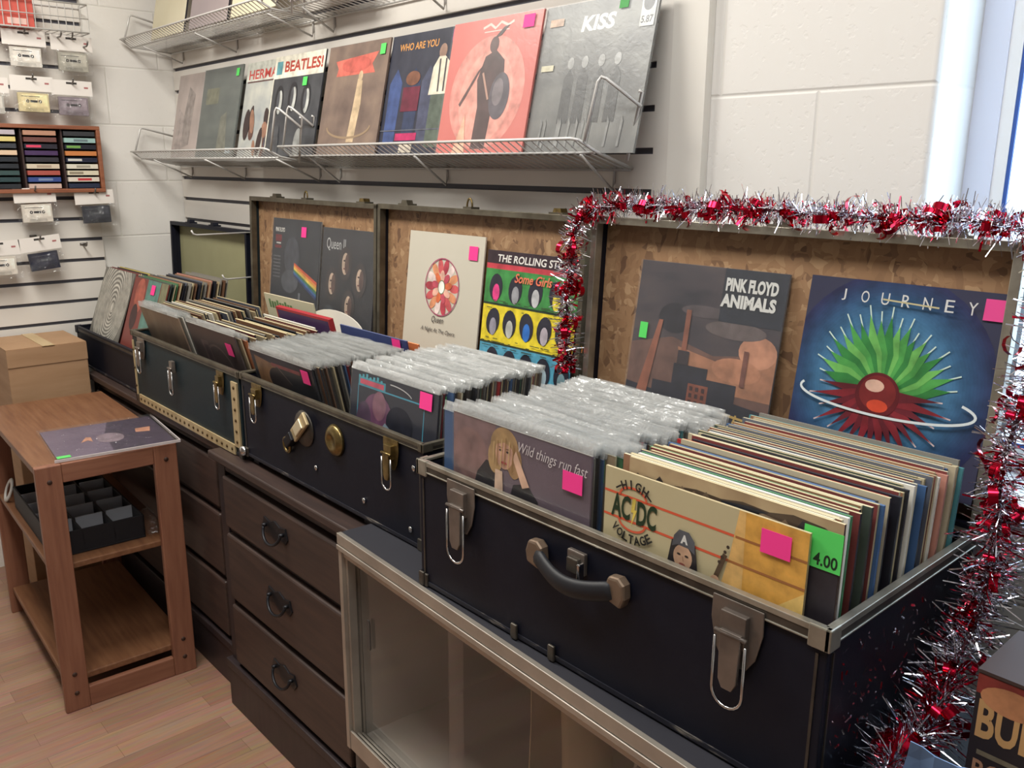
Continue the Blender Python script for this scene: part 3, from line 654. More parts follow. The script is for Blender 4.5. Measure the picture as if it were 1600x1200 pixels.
def a_herm(P):
    P.rect(0, .80, 1, 1, (196, 198, 188)); P.text('HERMAN', .06, .82, .84, .92, (190, 70, 64), .02); P.rect(.04, .785, 1, .80, (90, 60, 60))
    q = random.Random(5)
    for i in range(14): P.ell(q.uniform(.05, .95), q.uniform(.02, .45), q.uniform(.03, .08), q.uniform(.08, .18), q.choice([(58, 44, 44), (96, 66, 58), (150, 112, 92), (74, 70, 80)]), 14, q.uniform(-.4, .4))
def a_meet(P):
    P.rect(0, .78, 1, 1, (220, 216, 200)); P.text('BEATLES!', .22, .835, .97, .945, (168, 62, 48), .03); P.rect(.05, .82, .17, .95, (92, 150, 160)); P.rect(.0, 0, .02, .78, (226, 222, 206))
    for u, v in ((.18, .56), (.46, .58), (.73, .55)): P.ell(u, v, .09, .15, (36, 37, 42), 18); P.ell(u+.02, v-.02, .05, .12, (178, 180, 176), 18); P.ell(u-.012, v, .03, .1, (72, 74, 80), 12)
    P.ell(.68, .13, .08, .14, (150, 152, 150), 16); P.poly([(.0, 0), (.3, 0), (.26, .3), (.08, .34)], (70, 72, 76))
def a_brown(P):
    P.poly([(.14, .86), (.84, .90), (.76, .80), (.82, .72), (.18, .72), (.2, .79)], (206, 106, 92)); P.ell(.5, .81, .24, .07, (190, 92, 82), 20)
    P.poly([(.50, .12), (.62, .12), (.66, .45), (.64, .66), (.56, .68), (.54, .45)], (196, 172, 140)); P.ell(.6, .70, .035, .05, (200, 176, 144), 14)
    P.ring(.5, .26, .36, .1, .02, (148, 126, 102), 180, 360)
def a_who(P):
    P.text('WHO ARE YOU', .12, .865, .66, .925, (214, 150, 78), .015)
    for u, col in ((.14, (62, 80, 128)), (.40, (46, 56, 84)), (.60, (70, 74, 96))): P.poly([(u-.08, .1), (u+.08, .1), (u+.09, .6), (u, .72), (u-.09, .6)], col)
    P.ell(.74, .82, .05, .06, (150, 120, 104), 14); P.poly([(.62, .48), (.88, .48), (.86, .72), (.78, .78), (.70, .78), (.64, .70)], (214, 206, 186)); P.line([(.74, .5), (.72, .76)], .02, (70, 66, 70)); P.line([(.81, .5), (.80, .76)], .02, (70, 66, 70))
    P.rect(.66, .06, .86, .48, (86, 96, 86)); P.rect(.26, .36, .5, .56, (104, 36, 56)); P.ell(.38, .63, .1, .06, (120, 78, 60), 16)
    P.rect(.24, .12, .54, .18, (180, 44, 96)); P.rect(.32, .02, .5, .09, (196, 186, 170)); P.rect(0, .2, 1, .21, (90, 92, 104))
def a_red(P):
    P.ell(.5, .45, .42, .42, (226, 150, 138), 40); P.ell(.5, .42, .3, .34, (232, 164, 150), 40)
    P.line([(.36, .93), (.44, .955), (.5, .92), (.56, .96), (.64, .93), (.7, .955)], .02, (236, 206, 196)); P.line([(.38, .90), (.66, .90)], .008, (236, 206, 196))
    P.poly([(.42, .04), (.58, .04), (.60, .35), (.70, .45), (.66, .68), (.55, .76), (.44, .72), (.38, .55), (.43, .35)], (84, 62, 62))
    P.ell(.52, .80, .05, .06, (90, 66, 64), 16); P.poly([(.50, .84), (.6, .92), (.66, .93), (.58, .86)], (78, 58, 58)); P.poly([(.38, .62), (.43, .66), (.28, .44), (.22, .36), (.2, .38)], (100, 74, 72))
    P.ell(.66, .42, .11, .17, (96, 88, 96), 24); P.ell(.64, .45, .06, .1, (132, 122, 126), 20); P.line([(.44, .6), (.54, .4)], .02, (190, 150, 134))
    P.poly([(.2, .0), (.36, 0), (.3, .3)], (238, 186, 158))
def a_kiss(P):
    q = random.Random(3)
    P.text('KISS', .36, .80, .66, .905, (226, 226, 222), .04, .12)
    for u in (.32, .45, .60, .74): P.poly([(u-.05, .2), (u+.05, .2), (u+.045, .5), (u, .56), (u-.045, .5)], (86, 86, 86)); P.ell(u, .6, .03, .04, (170, 170, 168), 14)
    for i in range(12): u = q.uniform(.1, .85); P.poly([(u, .04), (u+.02, .04), (u+.03, .2), (u+.012, .24)], (144, 144, 142))
    P.rect(.06, .86, .19, .91, (198, 160, 130)); P.rect(.04, .56, .16, .6, (204, 198, 170)); P.rect(.87, .78, .985, .995, (206, 206, 202)); P.ell(.925, .93, .045, .055, (74, 74, 78), 20); P.text('5.87', .88, .80, .975, .845, (40, 40, 42), .02)
def a_dark(P):
    P.text('PINK FLOYD', .06, .86, .26, .905, (222, 220, 214), .03)
    P.rect(.07, .76, .20, .83, (112, 34, 42)); P.rect(.09, .735, .19, .75, (200, 196, 190)); P.rect(.06, .69, .2, .72, (120, 36, 42))
    for i in range(7): P.rect(.04, .38+.036*i, .2, .395+.036*i, (92, 92, 98))
    P.ell(.44, .62, .16, .2, (66, 68, 78), 24); P.ell(.42, .36, .18, .12, (82, 84, 92), 24)
    for i, c in enumerate([(206, 84, 54), (226, 150, 70), (226, 200, 90), (74, 130, 84), (58, 104, 160), (48, 62, 110)]): P.poly([(.5, .56-.022*i), (.98, .40-.03*i), (.98, .37-.03*i), (.5, .538-.022*i)], c)
    P.rect(.62, .08, .66, .26, (120, 122, 130))
def a_four(P):
    P.text('Queen II', .08, .77, .44, .90, (190, 190, 190), 0.0)
    for u, v in ((.22, .44), (.46, .66), (.74, .52), (.56, .24)): P.ell(u, v, .12, .17, (58, 50, 52), 18); P.ell(u, v, .062, .11, (196, 172, 152), 18); P.ell(u+.03, v, .04, .1, (92, 70, 66), 12); P.ell(u-.02, v+.03, .018, .01, (60, 46, 44), 8); P.ell(u-.015, v-.05, .02, .008, (120, 70, 66), 8)
    P.ell(.2, .12, .12, .1, (66, 70, 78), 16)
def a_rosette(P):
    cu, cv = .5, .56
    for i in range(14):
        a = R(360*i/14); P.ell(cu+.16*math.cos(a), cv+.17*math.sin(a), .065, .035, [(206, 92, 96), (222, 150, 110), (236, 214, 208), (180, 66, 80)][i % 4], 14, a)
    for i in range(9):
        a = R(40*i+10); P.ell(cu+.085*math.cos(a), cv+.09*math.sin(a), .05, .03, [(216, 110, 70), (190, 80, 96), (232, 180, 160)][i % 3], 14, a)
    P.ell(cu, cv, .042, .055, (238, 236, 226), 20); P.ring(cu, cv, .042, .055, .008, (110, 130, 96))
    P.ring(cu, cv, .225, .235, .010, (170, 80, 110)); P.text('Queen', .40, .255, .56, .315, (50, 44, 44), 0, .3); P.text('A Night At The Opera', .26, .17, .72, .215, (60, 54, 54), 0, .3)
def a_bands(P):
    P.rect(0, .88, 1, 1, (54, 40, 48)); P.rect(0, .86, 1, .90, (196, 66, 78)); P.text('THE ROLLING STONES', .12, .915, .99, .972, (230, 226, 220), .02, .1)
    P.rect(0, .60, 1, .86, (64, 138, 72)); P.rect(0, .30, 1, .59, (228, 206, 52)); P.rect(0, 0, 1, .29, (86, 158, 186)); P.rect(0, .585, 1, .602, (40, 60, 44)); P.rect(0, .288, 1, .302, (52, 60, 40))
    q = random.Random(9)
    for r_, (vv, fc) in enumerate(((.70, [(232, 70, 140), (150, 150, 156), (196, 196, 198), (228, 210, 60)]), (.44, [(150, 146, 160), (196, 196, 190), (50, 110, 190), (190, 180, 190), (216, 170, 170)]), (.14, [(120, 170, 180), (236, 206, 170), (180, 190, 196), (150, 170, 180), (120, 150, 160)]))):
        m_ = len(fc)
        for i, c in enumerate(fc):
            u = .13+(.19 if m_ == 5 else .22)*i+(.03 if r_ == 2 else 0); P.ell(u, vv+.02, .075, .105, (44, 44, 56), 16, q.uniform(-.2, .2)); P.ell(u+.005, vv-.02, .04, .068, c, 14)
    P.text('Some Girls', .34, .775, .74, .845, (232, 120, 92), .02, .25)
    for i in range(60): u = q.uniform(.02, .94); v = q.choice([.305, .33, .56, .62, .27, .61]); P.rect(u, v, u+q.uniform(.02, .06), v+.006, (60, 70, 50))
def a_sky(P):
    P.poly([(0, .50), (.3, .57), (.6, .5), (1, .56), (1, .2), (0, .2)], (112, 82, 74)); P.poly([(.35, .52), (.7, .46), (1, .56), (1, .3), (.4, .3)], (172, 120, 92)); P.ell(.88, .56, .12, .09, (196, 140, 112), 20); P.ell(.76, .44, .16, .07, (186, 130, 100), 20)
    P.ell(.3, .68, .12, .09, (40, 38, 48), 20); P.ell(.72, .66, .2, .05, (104, 92, 92), 20); P.ell(.5, .74, .16, .035, (88, 78, 82), 20); P.rect(.60, .70, 1, 1, (40, 44, 56))
    P.poly([(0, .0), (1, 0), (1, .24), (.78, .26), (.78, .36), (.58, .36), (.58, .42), (.34, .42), (.34, .30), (.2, .30), (.2, .24), (0, .26)], (42, 42, 54))
    P.rect(.46, .18, .60, .32, (136, 78, 62)); 
    for i in range(3):
        for j in range(3): P.rect(.475+.042*i, .20+.04*j, .497+.042*i, .225+.04*j, (70, 46, 48))
    P.poly([(.08, .18), (.16, .18), (.22, .66), (.19, .66)], (150, 92, 72)); P.rect(.36, .42, .44, .5, (58, 48, 54)); P.rect(.38, .5, .415, .74, (140, 86, 68)); P.rect(.8, .36, .83, .56, (120, 76, 66))
    for i in range(5): P.line([(.64+.07*i, .1), (.67+.07*i, .2)], .012, (196, 164, 96))
    P.line([(.62, .2), (.98, .17)], .014, (196, 164, 96)); P.line([(.62, .12), (.98, .09)], .014, (196, 164, 96))
    P.text('PINK FLOYD', .62, .875, .95, .95, (222, 222, 218), .05); P.text('ANIMALS', .60, .785, .95, .86, (222, 222, 218), .05)
def a_burst(P):
    cu, cv = .475, .43
    for i in range(26):
        r_ = .56-.016*i; t_ = i/25.0; P.ell(cu, cv+.06, r_*.98, r_*1.0, (int(42+76*t_*t_), int(46+118*t_), int(82+118*t_)), 40)
    for i in range(19):
        a = R(12+156*i/18); L = .33+.06*abs(math.cos(a*1.5))+.03*(i % 2); n_ = Vector((-math.sin(a), math.cos(a)))*.040
        tip = (cu+L*.98*math.cos(a), cv+L*1.12*math.sin(a))
        P.line([(cu+.1*math.cos(a), cv+.1*math.sin(a)), tip], .007, (196, 216, 206))
        P.poly([(cu+.05*math.cos(a)-n_.x*.5, cv+.05*math.sin(a)-n_.y*.5), (cu+.19*math.cos(a)-n_.x, cv+.21*math.sin(a)-n_.y), (cu+L*.90*math.cos(a), cv+L*1.0*math.sin(a)), (cu+.19*math.cos(a)+n_.x, cv+.21*math.sin(a)+n_.y)], ((50, 124, 62), (74, 150, 74), (104, 172, 88))[i % 3])
    for i in range(17):
        a = R(176+188*i/16); L = .31+.05*(i % 2); n_ = Vector((-math.sin(a), math.cos(a)))*.042
        P.line([(cu, cv), (cu+L*1.04*math.cos(a), cv+L*1.02*math.sin(a))], .007, (206, 186, 186))
        P.poly([(cu-n_.x, cv-n_.y), (cu+L*math.cos(a), cv+L*.98*math.sin(a)), (cu+n_.x, cv+n_.y)], (122, 34, 44) if i % 2 else (98, 28, 40))
    P.ell(cu, cv, .115, .115, (88, 22, 30), 30); P.ell(cu, cv+.01, .095, .09, (112, 34, 36), 30); P.ell(cu-.02, cv+.045, .05, .032, (206, 168, 150), 18); P.ell(cu+.01, cv-.055, .055, .032, (190, 66, 42), 16)
    P.ring(cu+.03, cv-.02, .45, .085, .013, (214, 222, 224), 165, 392, 40)
    for k, ch in enumerate('JOURNEY'): u = .20+.105*k; P.text(ch, u, .885, u+(.022 if ch == 'J' else .042), .945, (206, 206, 204), .0)
    P.line([(.42, .912), (.70, .90)], .008, (190, 180, 140))
def a_lines(P):
    for a_, b_ in ((.89, .885), (.78, .775)): P.line([(0, a_), (1, b_)], .011, (214, 92, 62))
    P.poly([(.62, .50), (.68, .76), (.70, 1), (1, 1), (1, .50)], (214, 160, 76)); P.poly([(.60, .50), (.67, .80), (.70, 1), (.73, 1), (.74, .5)], (220, 176, 108)); P.poly([(.88, .66), (1, .76), (1, .5), (.82, .5)], (222, 186, 110))
    P.line([(.69, .8865), (1, .885)], .010, (160, 104, 60)); P.line([(.66, .7765), (1, .775)], .010, (160, 104, 60))
    P.ring(.165, .89, .075, .045, .010, (214, 92, 62), 0, 180, 20); P.ring(.165, .782, .075, .045, .010, (214, 92, 62), 180, 360, 20)
    P.text('AC', .045, .78, .155, .892, (34, 54, 34), .03, .05); P.text('DC', .19, .775, .30, .888, (34, 54, 34), .03, .05); P.poly([(.165, .89), (.185, .89), (.178, .84), (.192, .84), (.162, .76), (.172, .825), (.158, .825)], (220, 196, 90))
    P.arctext('HIGH', .17, .80, .150, .042, 112, 66, (40, 38, 36)); P.arctext('VOLTAGE', .17, .85, .150, .042, 230, 308, (40, 38, 36), True)
    P.line([(.07, .915), (.10, .935)], .008, (40, 38, 36)); P.line([(.24, .93), (.27, .905)], .008, (40, 38, 36))
    # person in a grey cap with dark hair, holding a guitar neck
    P.poly([(.33, .56), (.37, .66), (.39, .78), (.51, .78), (.53, .66), (.58, .56)], (46, 42, 44)); P.ell(.45, .715, .048, .055, (196, 158, 130), 20); P.poly([(.392, .75), (.40, .80), (.425, .832), (.475, .832), (.505, .80), (.51, .745), (.48, .762), (.42, .764)], (84, 86, 92)); P.text('A', .435, .775, .472, .815, (216, 216, 212), .05)
    for sx in (-1, 1): P.ell(.45+sx*.02, .725, .010, .005, (54, 40, 36), 10)
    P.line([(.45, .72), (.455, .70)], .004, (160, 120, 98)); P.ell(.45, .685, .016, .005, (140, 80, 72), 10); P.line([(.60, .64), (.655, .80)], .022, (84, 66, 50)); P.ell(.615, .675, .022, .022, (200, 160, 130), 14)
    for k in range(4): P.ell(.63+.012*k, .76+.025*k, .008, .008, (60, 48, 40), 8)
def a_wild(P):
    P.poly([(.0, .0), (.30, 0), (.34, 1), (0, 1)], (134, 106, 106)); P.ell(.14, .80, .14, .14, (142, 110, 106), 24)
    P.poly([(.16, .60), (.20, .72), (.27, .80), (.36, .79), (.40, .6)], (40, 36, 42)); P.poly([(.44, .60), (.48, .72), (.58, .75), (.66, .68), (.66, .58)], (40, 36, 42))
    P.ell(.41, .90, .105, .10, (176, 142, 96), 24); P.ell(.34, .83, .055, .085, (186, 152, 104), 18); P.ell(.485, .84, .055, .09, (170, 134, 92), 18); P.ell(.41, .865, .066, .082, (214, 166, 140), 22); P.poly([(.345, .93), (.40, .975), (.47, .94), (.475, .90), (.42, .925), (.35, .905)], (182, 148, 100))
    for sx in (-1, 1): P.ell(.41+sx*.027, .878, .012, .006, (70, 52, 50), 10); P.line([(.41+sx*.027-.013, .893), (.41+sx*.027+.013, .894)], .004, (120, 92, 70))
    P.ell(.41, .817, .022, .007, (176, 84, 82), 12); P.line([(.41, .87), (.414, .842)], .005, (186, 138, 116))
    P.poly([(.34, .60), (.41, .60), (.40, .77), (.345, .77)], (206, 176, 154)); P.poly([(.55, .72), (.475, .86), (.50, .90), (.60, .74)], (208, 170, 146))
    for k in range(6): P.line([(.33+.028*k, .80-.01*(k % 3)), (.335+.03*k, .95-.012*abs(k-3))], .006, [(196, 166, 120), (150, 116, 78)][k % 2])
    P.text('Wild things run fast', .52, .885, .985, .955, (208, 200, 200), -.005, .35, skew=-.01)
def a_frame(P):
    P.line([(.09, .4), (.09, .905), (.86, .905), (.86, .4)], .012, (72, 160, 186)); P.rect(.09, .905, .42, .965, (72, 150, 168)); P.rect(.11, .915, .40, .95, (206, 86, 108))
    for i in range(7): P.rect(.09+.045*i, .955, .115+.045*i, .975+.008*(i % 3), (84, 170, 186))
    P.ell(.34, .74, .17, .14, (108, 64, 96), 26); P.ell(.36, .80, .08, .10, (140, 96, 112), 20); P.ell(.18, .68, .09, .12, (80, 58, 82), 20); P.ell(.60, .72, .15, .12, (34, 36, 46), 20)
    P.poly([(.34, .60), (.44, .70), (.52, .66), (.58, .58)], (120, 136, 148)); P.ell(.48, .62, .06, .05, (120, 96, 80), 16)
    P.ring(.50, .90, .24, .07, .008, (176, 176, 176), 20, 95, 16)
def a_dusk(P):
    P.poly([(.06, .68), (.30, .66), (.42, .80), (.40, .93), (.06, .965)], (150, 112, 78)); P.rect(.34, .915, .80, .945, (150, 76, 74)); P.ell(.42, .80, .17, .11, (52, 42, 44), 20); P.line([(.42, .93), (.62, .80)], .010, (120, 110, 104)); P.ell(.36, .66, .3, .06, (58, 58, 66), 20)
def a_spiral(P):
    for i in range(25):
        r_ = .60-.0235*i
        P.ell(.5+.0032*i, .62-.0032*i, r_*.86, r_*1.05, (120, 117, 110) if i % 2 == 0 else (196, 192, 182), 44)
    P.ell(.57, .56, .035, .05, (206, 202, 192), 20)
def a_table(P):
    P.poly([(.46, .0), (1, 0), (1, 1), (.6, 1), (.5, .6)], (58, 46, 66)); P.poly([(.26, .42), (.33, .58), (.37, .56), (.36, .40), (.33, .47)], (196, 140, 112)); P.poly([(.76, .50), (.88, .46), (.92, .62), (.78, .62)], (184, 130, 104)); P.ell(.52, .45, .12, .16, (128, 112, 122), 20)

# displayed on the lower shelf
def shelf_rec(label, xl, face, art, dy=0, **k):
    p = from_top(xl, 1.398+dy, 1.862, 12.5); return sleeve(p, label, face, art, lean=12.5, t=.005, **k)
shelf_rec('pale pinkish record sleeve leaning at the corner end of the lower wire shelf', -3.50, mott('pale', [(158, 146, 142), (196, 182, 176)], 6), a_pale, .012)
shelf_rec('dark green-grey record sleeve with a green sticker, second on the lower wire shelf', -3.235, mott('dgreen', [(82, 88, 86), (106, 112, 106)], 8, stretch=(1, 1, 3)), a_green, 0, sticker=[(.90, .92, .022, .026, GRN)], shrink=True)
shelf_rec('pale blue record sleeve with red lettering half hidden behind the cream-topped sleeve', -2.912, mott('herm', [(150, 156, 160), (198, 198, 188)], 12), a_herm, .012)
shelf_rec('record sleeve with cream top band and red BEATLES! lettering over dark faces', -2.69, mott('meet', [(48, 50, 56), (76, 78, 82)], 14), a_meet, 0, sticker=[(.68, .72, .026, .026, GRN)])
shelf_rec('brown record sleeve with a pinkish ribbon and green sticker on the lower wire shelf', -2.362, mott('brown', [(98, 82, 76), (120, 102, 92), (138, 118, 104)], 12), a_brown, .004, sticker=[(.91, .91, .024, .028, GRN)])
shelf_rec('dark navy record sleeve with orange WHO ARE YOU lettering', -2.05, mott('who', [(38, 40, 54), (60, 62, 76)], 16), a_who, .012, sticker=[(.89, .93, .026, .028, PINK)])
shelf_rec('salmon red record sleeve with a dark armoured figure', -1.772, mott('red', [(206, 104, 96), (222, 132, 122)], 4), a_red, 0, sticker=[(.87, .93, .036, .028, PINK)], shrink=True)
shelf_rec('large grey record sleeve with white KISS lettering at the window end of the shelf', -1.458, mott('kiss', [(94, 94, 94), (120, 120, 118), (140, 140, 136)], 10), a_kiss, .008, sticker=[(.72, .955, .024, .026, (70, 160, 80))], shrink=True)
for xl, lab, f_, dy in ((-3.56, 'cream record sleeve at the corner end of the upper wire shelf', mott('uc', [(206, 198, 168), (218, 210, 184)], 5), .0), (-3.20, 'mauve-grey record sleeve with a dark edge on the upper wire shelf', mott('um', [(150, 138, 142), (166, 152, 152)], 5), 0), (-2.86, 'cream record sleeve between two mauve ones on the upper wire shelf', mott('uc2', [(214, 206, 176), (224, 216, 188)], 5), 0), (-2.46, 'pale mauve record sleeve nearest the window on the upper wire shelf', mott('um2', [(158, 148, 150), (172, 160, 160)], 5), 0)):
    sleeve(from_top(xl, 1.398+dy, 2.296, 12.5), lab, f_, None, lean=12.5, t=.006, side=(50, 48, 54))
# displayed in the open lids
def lid_rec(label, xl, yt, zt, lean, face, art, s=S, **k): return sleeve(from_top(xl, yt, zt, lean, s), label, face, art, lean=lean, t=.004, s=s, **k)
lid_rec('black record sleeve with a rainbow band in the lid of the green trunk', -2.722, 1.372, 1.362, 7, mott('dark', [(34, 36, 44), (52, 54, 62)], 10), a_dark, sticker=[(.68, .88, .030, .032, PINK)], side=(150, 150, 150), shrink=True)
lid_rec('dark record sleeve with four pale faces in the lid of the green trunk', -2.397, 1.372, 1.348, 7, mott('four', [(34, 35, 42), (54, 52, 58)], 10), a_four, shrink=True, s=.298)
lid_rec('white record sleeve with a red rosette in the lid of the middle trunk', -1.940, 1.372, 1.364, 7, mott('opera', [(200, 194, 178), (206, 200, 185)], 3), a_rosette, sticker=[(.875, .865, .034, .034, PINK)], side=(220, 210, 196))
lid_rec('green, yellow and blue banded record sleeve beside the tinsel', -1.611, 1.366, 1.337, 7, (60, 50, 56), a_bands)
lid_rec('dusky orange-sky record sleeve with white ANIMALS lettering in the nearest lid', -1.073, 1.296, 1.360, 9, mott('sky', [(46, 44, 54), (72, 64, 70), (92, 80, 80)], 6, stretch=(1, 1, 3)), a_sky, sticker=[(.085, .58, .018, .030, GRN)], side=(120, 124, 132), shrink=True)
lid_rec('deep blue record sleeve lettered JOURNEY with a green and red burst', -.722, 1.296, 1.364, 9, mott('burst', [(50, 52, 74), (62, 62, 84)], 5), a_burst, sticker=[(.945, .92, .030, .030, (222, 66, 140))], s=.298)

# on the stand
o_ = sleeve((0, 0, 0), 'purple record sleeve in clear plastic lying flat on the orange wood stand', mott('tab', [(112, 98, 116), (90, 76, 96)], 7), a_table, t=.003, top=(120, 110, 120),
    local=tm_ @ Matrix.Translation(Vector((-.022, .064, TH+.0052))) @ Matrix.Rotation(R(86.4), 4, 'Z') @ Matrix.Rotation(R(-90), 4, 'X'), sticker=[(.055, .05, .035, .022, GRN)])
b = MB(); b.add([(-.008, -.0035, -.010), (S+.008, -.0035, -.010), (S+.008, -.0035, S+.012), (-.008, -.0035, S+.012)], [(0, 1, 2, 3)], M_bag)
for a, c in (((-.010, -.0045, -.012), (S+.010, .003, -.009)), ((S+.008, -.0045, -.010), (S+.0105, .003, S+.012))): b.box(a, c, mat((205, 196, 196), .3))
b.build('plastic_outer_sleeve', o_, local=True)

# ------------------------------------------------------------------ records filed in the trunks
CREAM = [(206, 192, 156), (194, 178, 140), (214, 204, 174), (182, 166, 130), (200, 186, 146)]
DARK = [(40, 40, 46), (58, 52, 50), (34, 36, 44)]
HUES = {'cream': None, 'dark': None, 'red': (178, 48, 50), 'blue': (66, 96, 138), 'green': (70, 120, 82), 'white': (232, 228, 216), 'brown': (112, 82, 62), 'grey': (138, 134, 126), 'orange': (200, 118, 66), 'teal': (84, 146, 154), 'pink': (196, 138, 122), 'purple': (92, 70, 108), 'yellow': (206, 184, 96)}
def hue(c):
    if c == 'cream': return rnd.choice(CREAM)
    if c == 'dark': return rnd.choice(DARK)
    return HUES[c]
def column(kinds, xl, yt0, yt1, zt, l0, l1, where, group, film, cut=0, dx=None, jitter=.003, stick=None, zj=.004, skip=0, over=.016, th=.0038, yj=.2):
    """a filed row of sleeves, front to back ; kinds = colour words"""
    N = len(kinds); cnt = {}
    for k in kinds: cnt[k] = cnt.get(k, 0)+1
    for i, k in enumerate(kinds):
        if i < skip: continue
        t_ = i/(N-1); yt = yt0+(yt1-yt0)*t_; ln = l0+(l1-l0)*t_; c = hue(k)
        z = zt+rnd.uniform(-zj, zj); x = xl+rnd.uniform(-jitter, jitter)+((dx or {}).get(i, 0))
        fl_ = over+rnd.uniform(-.003, .003) if (film is True or (film and film(i))) else 0
        art_ = c if k != 'cream' else rnd.choice([(150, 110, 84), (96, 100, 112), (170, 150, 120), (120, 60, 58), (70, 82, 74), (190, 178, 150)])
        top = c if k not in ('dark', 'brown', 'blue', 'purple', 'green') else tuple(int(v*.9+20) for v in c)
        w_ = 'in clear plastic ' if fl_ else ''
        lab = '%s edged sleeve %sfiled in the %s' % (k, w_, where)
        st = [(.90, .915, .030, .034, stick[i])] if stick and i in stick else None
        if st: lab = '%s edged sleeve with %s sticker and plastic cover, %s' % (k, 'pink' if stick[i] == PINK else 'green', where)
        sleeve(from_top(x, yt, z, ln), lab, art_, None, lean=ln, t=th*rnd.uniform(.85, 1.0), top=top, side=c if rnd.random() < .8 else rnd.choice(DARK), film=fl_, cut=cut, sticker=st, group='%s, %s%s' % (group, k, ' with plastic' if fl_ else '') if not st else None, yawd=rnd.uniform(-yj, yj))
def words(s):
    d = {'c': 'cream', 'd': 'dark', 'r': 'red', 'b': 'blue', 'g': 'green', 'w': 'white', 'n': 'brown', 'y': 'grey', 'o': 'orange', 't': 'teal', 'p': 'pink', 'u': 'purple', 'l': 'yellow'}
    return [d[ch] for ch in s]
# nearest trunk, right row: bare sleeves behind a cream one with a capped figure
CUT = .002
sleeve(from_top(-.769, .8665, 1.127, 1.0), 'cream record sleeve with orange lines and AC DC lettering in the nearest trunk', mott('lines', [(186, 173, 136), (193, 180, 144)], 4), a_lines, lean=1.0, t=.004, top=(200, 186, 150), cut=CUT, side=(190, 170, 130), sticker=[(.87, .915, .040, .030, PINK)])
def a_land(P):
    q = random.Random(12)
    P.poly([(0, .0), (1, 0), (1, .93), (.93, .965), (.80, .975), (.70, .955), (.58, .962), (.48, .945), (.36, .95), (.22, .93), (.1, .935), (0, .92)], (84, 70, 58))
    for i in range(16): u = .05+.06*i; P.poly([(u-.05, .90), (u, .925+q.uniform(0, .03)), (u+.05, .90)], q.choice([(66, 56, 50), (128, 108, 88), (104, 88, 72), (54, 48, 48)]))
    P.poly([(.62, .5), (.82, .6), (.80, .93), (.66, .945)], (142, 124, 102)); P.poly([(.80, .5), (1, .5), (1, .90), (.95, .955), (.84, .965), (.80, .90)], (48, 44, 50)); P.poly([(.48, .942), (.62, .955), (.70, .95), (.62, .93), (.5, .925)], (40, 42, 50))
sleeve(from_top(-.735, .8765, 1.146, 1.4), 'tan landscape record sleeve with a green 4.00 sticker in the nearest trunk', mott('land', [(150, 126, 96), (176, 152, 118), (196, 176, 140)], 10), a_land, lean=1.4, t=.004, top=(206, 190, 150), cut=CUT+.022, side=(70, 52, 48), sticker=[(.93, .885, .048, .048, GRN, '4.00')])
kr = words('ccccwgdcccgcccdcbbdccrrdcccdccwcccbcccccbcwcnpccbcctcty')
dxr = {i: .008*math.sin(i*1.7)+.012*i/len(kr) for i in range(len(kr))}
column(kr, -.752, .884, 1.205, 1.141, 1.6, 5.5, 'right-hand row of the nearest trunk', 'bare sleeves, right row of the nearest trunk', None, CUT, dxr, zj=.004, th=.0050, yj=.06)
# left row, mostly in plastic
sleeve(from_top(-1.112, .866, 1.128, 1.0), 'mauve record sleeve with a blonde person and white script in the nearest trunk', mott('wild', [(104, 90, 102), (122, 106, 116)], 5), a_wild, lean=1.0, t=.004, top=(200, 190, 176), cut=CUT, film=.020, sticker=[(.895, .85, .040, .030, PINK)], s=.316)
kl = words('bydbcgyncd')+words('cygcdrbcyd')+['yellow', 'purple', 'orange']+words('cydgctcy')+words('dcncyrcdcd')+words('tycc')
column(kl, -1.118, .8755, 1.200, 1.122, 1.4, 5.0, 'left-hand row of the nearest trunk', 'sleeves in the left row of the nearest trunk', lambda i: i < 43, CUT, {0: -.030, 4: .022, 5: .030, 7: .036, 8: .04, 9: .034, 10: .02, 17: .018, 18: .03, 19: .03, 20: .03, 21: .025, 22: .022, 30: .02, 31: .035, 34: .03, 36: .03, 39: .026}, .004, {4: GRN, 7: GRN, 20: GRN, 22: GRN}, over=.018)
# middle trunk
sleeve(from_top(-2.05, .944, 1.079, -13.5), 'dark record sleeve with a tan dusk picture at the front of the middle trunk', (38, 38, 46), a_dusk, lean=-13.5, t=.004, cut=.03, top=(150, 146, 140), film=.018, sticker=[(.90, .925, .034, .034, PINK)])
km = words('dcycnryccdycbrcnydcgcydcncyrcdcycndcyc')
column(km, -2.05, .953, 1.190, 1.079, -13, -9, 'left-hand row of the middle trunk', 'sleeves in the left row of the middle trunk', True, .032, {i: .008*math.sin(i*2.1) for i in range(40)}, .003, over=.017)
sleeve(from_top(-1.614, .978, 1.101, 6.0), 'dark blue record sleeve with a teal frame and pink sticker, middle trunk', mott('frame', [(36, 38, 52), (44, 46, 60)], 5), a_frame, lean=6.0, t=.004, cut=.016, top=(120, 120, 120), film=.016, sticker=[(.885, .94, .040, .034, PINK)])
km2 = words('cyrbdgccydncdycgnycdcyrcdncbycdgcydcrcny')
column(km2, -1.628, .987, 1.262, 1.098, 6.2, 8, 'right-hand row of the middle trunk', 'sleeves in the right row of the middle trunk', True, .022, {3: .016, 4: .016, 7: .01, 9: .016, 12: .016, 13: .016}, .003, {3: GRN, 9: GRN, 26: PINK}, over=.016)
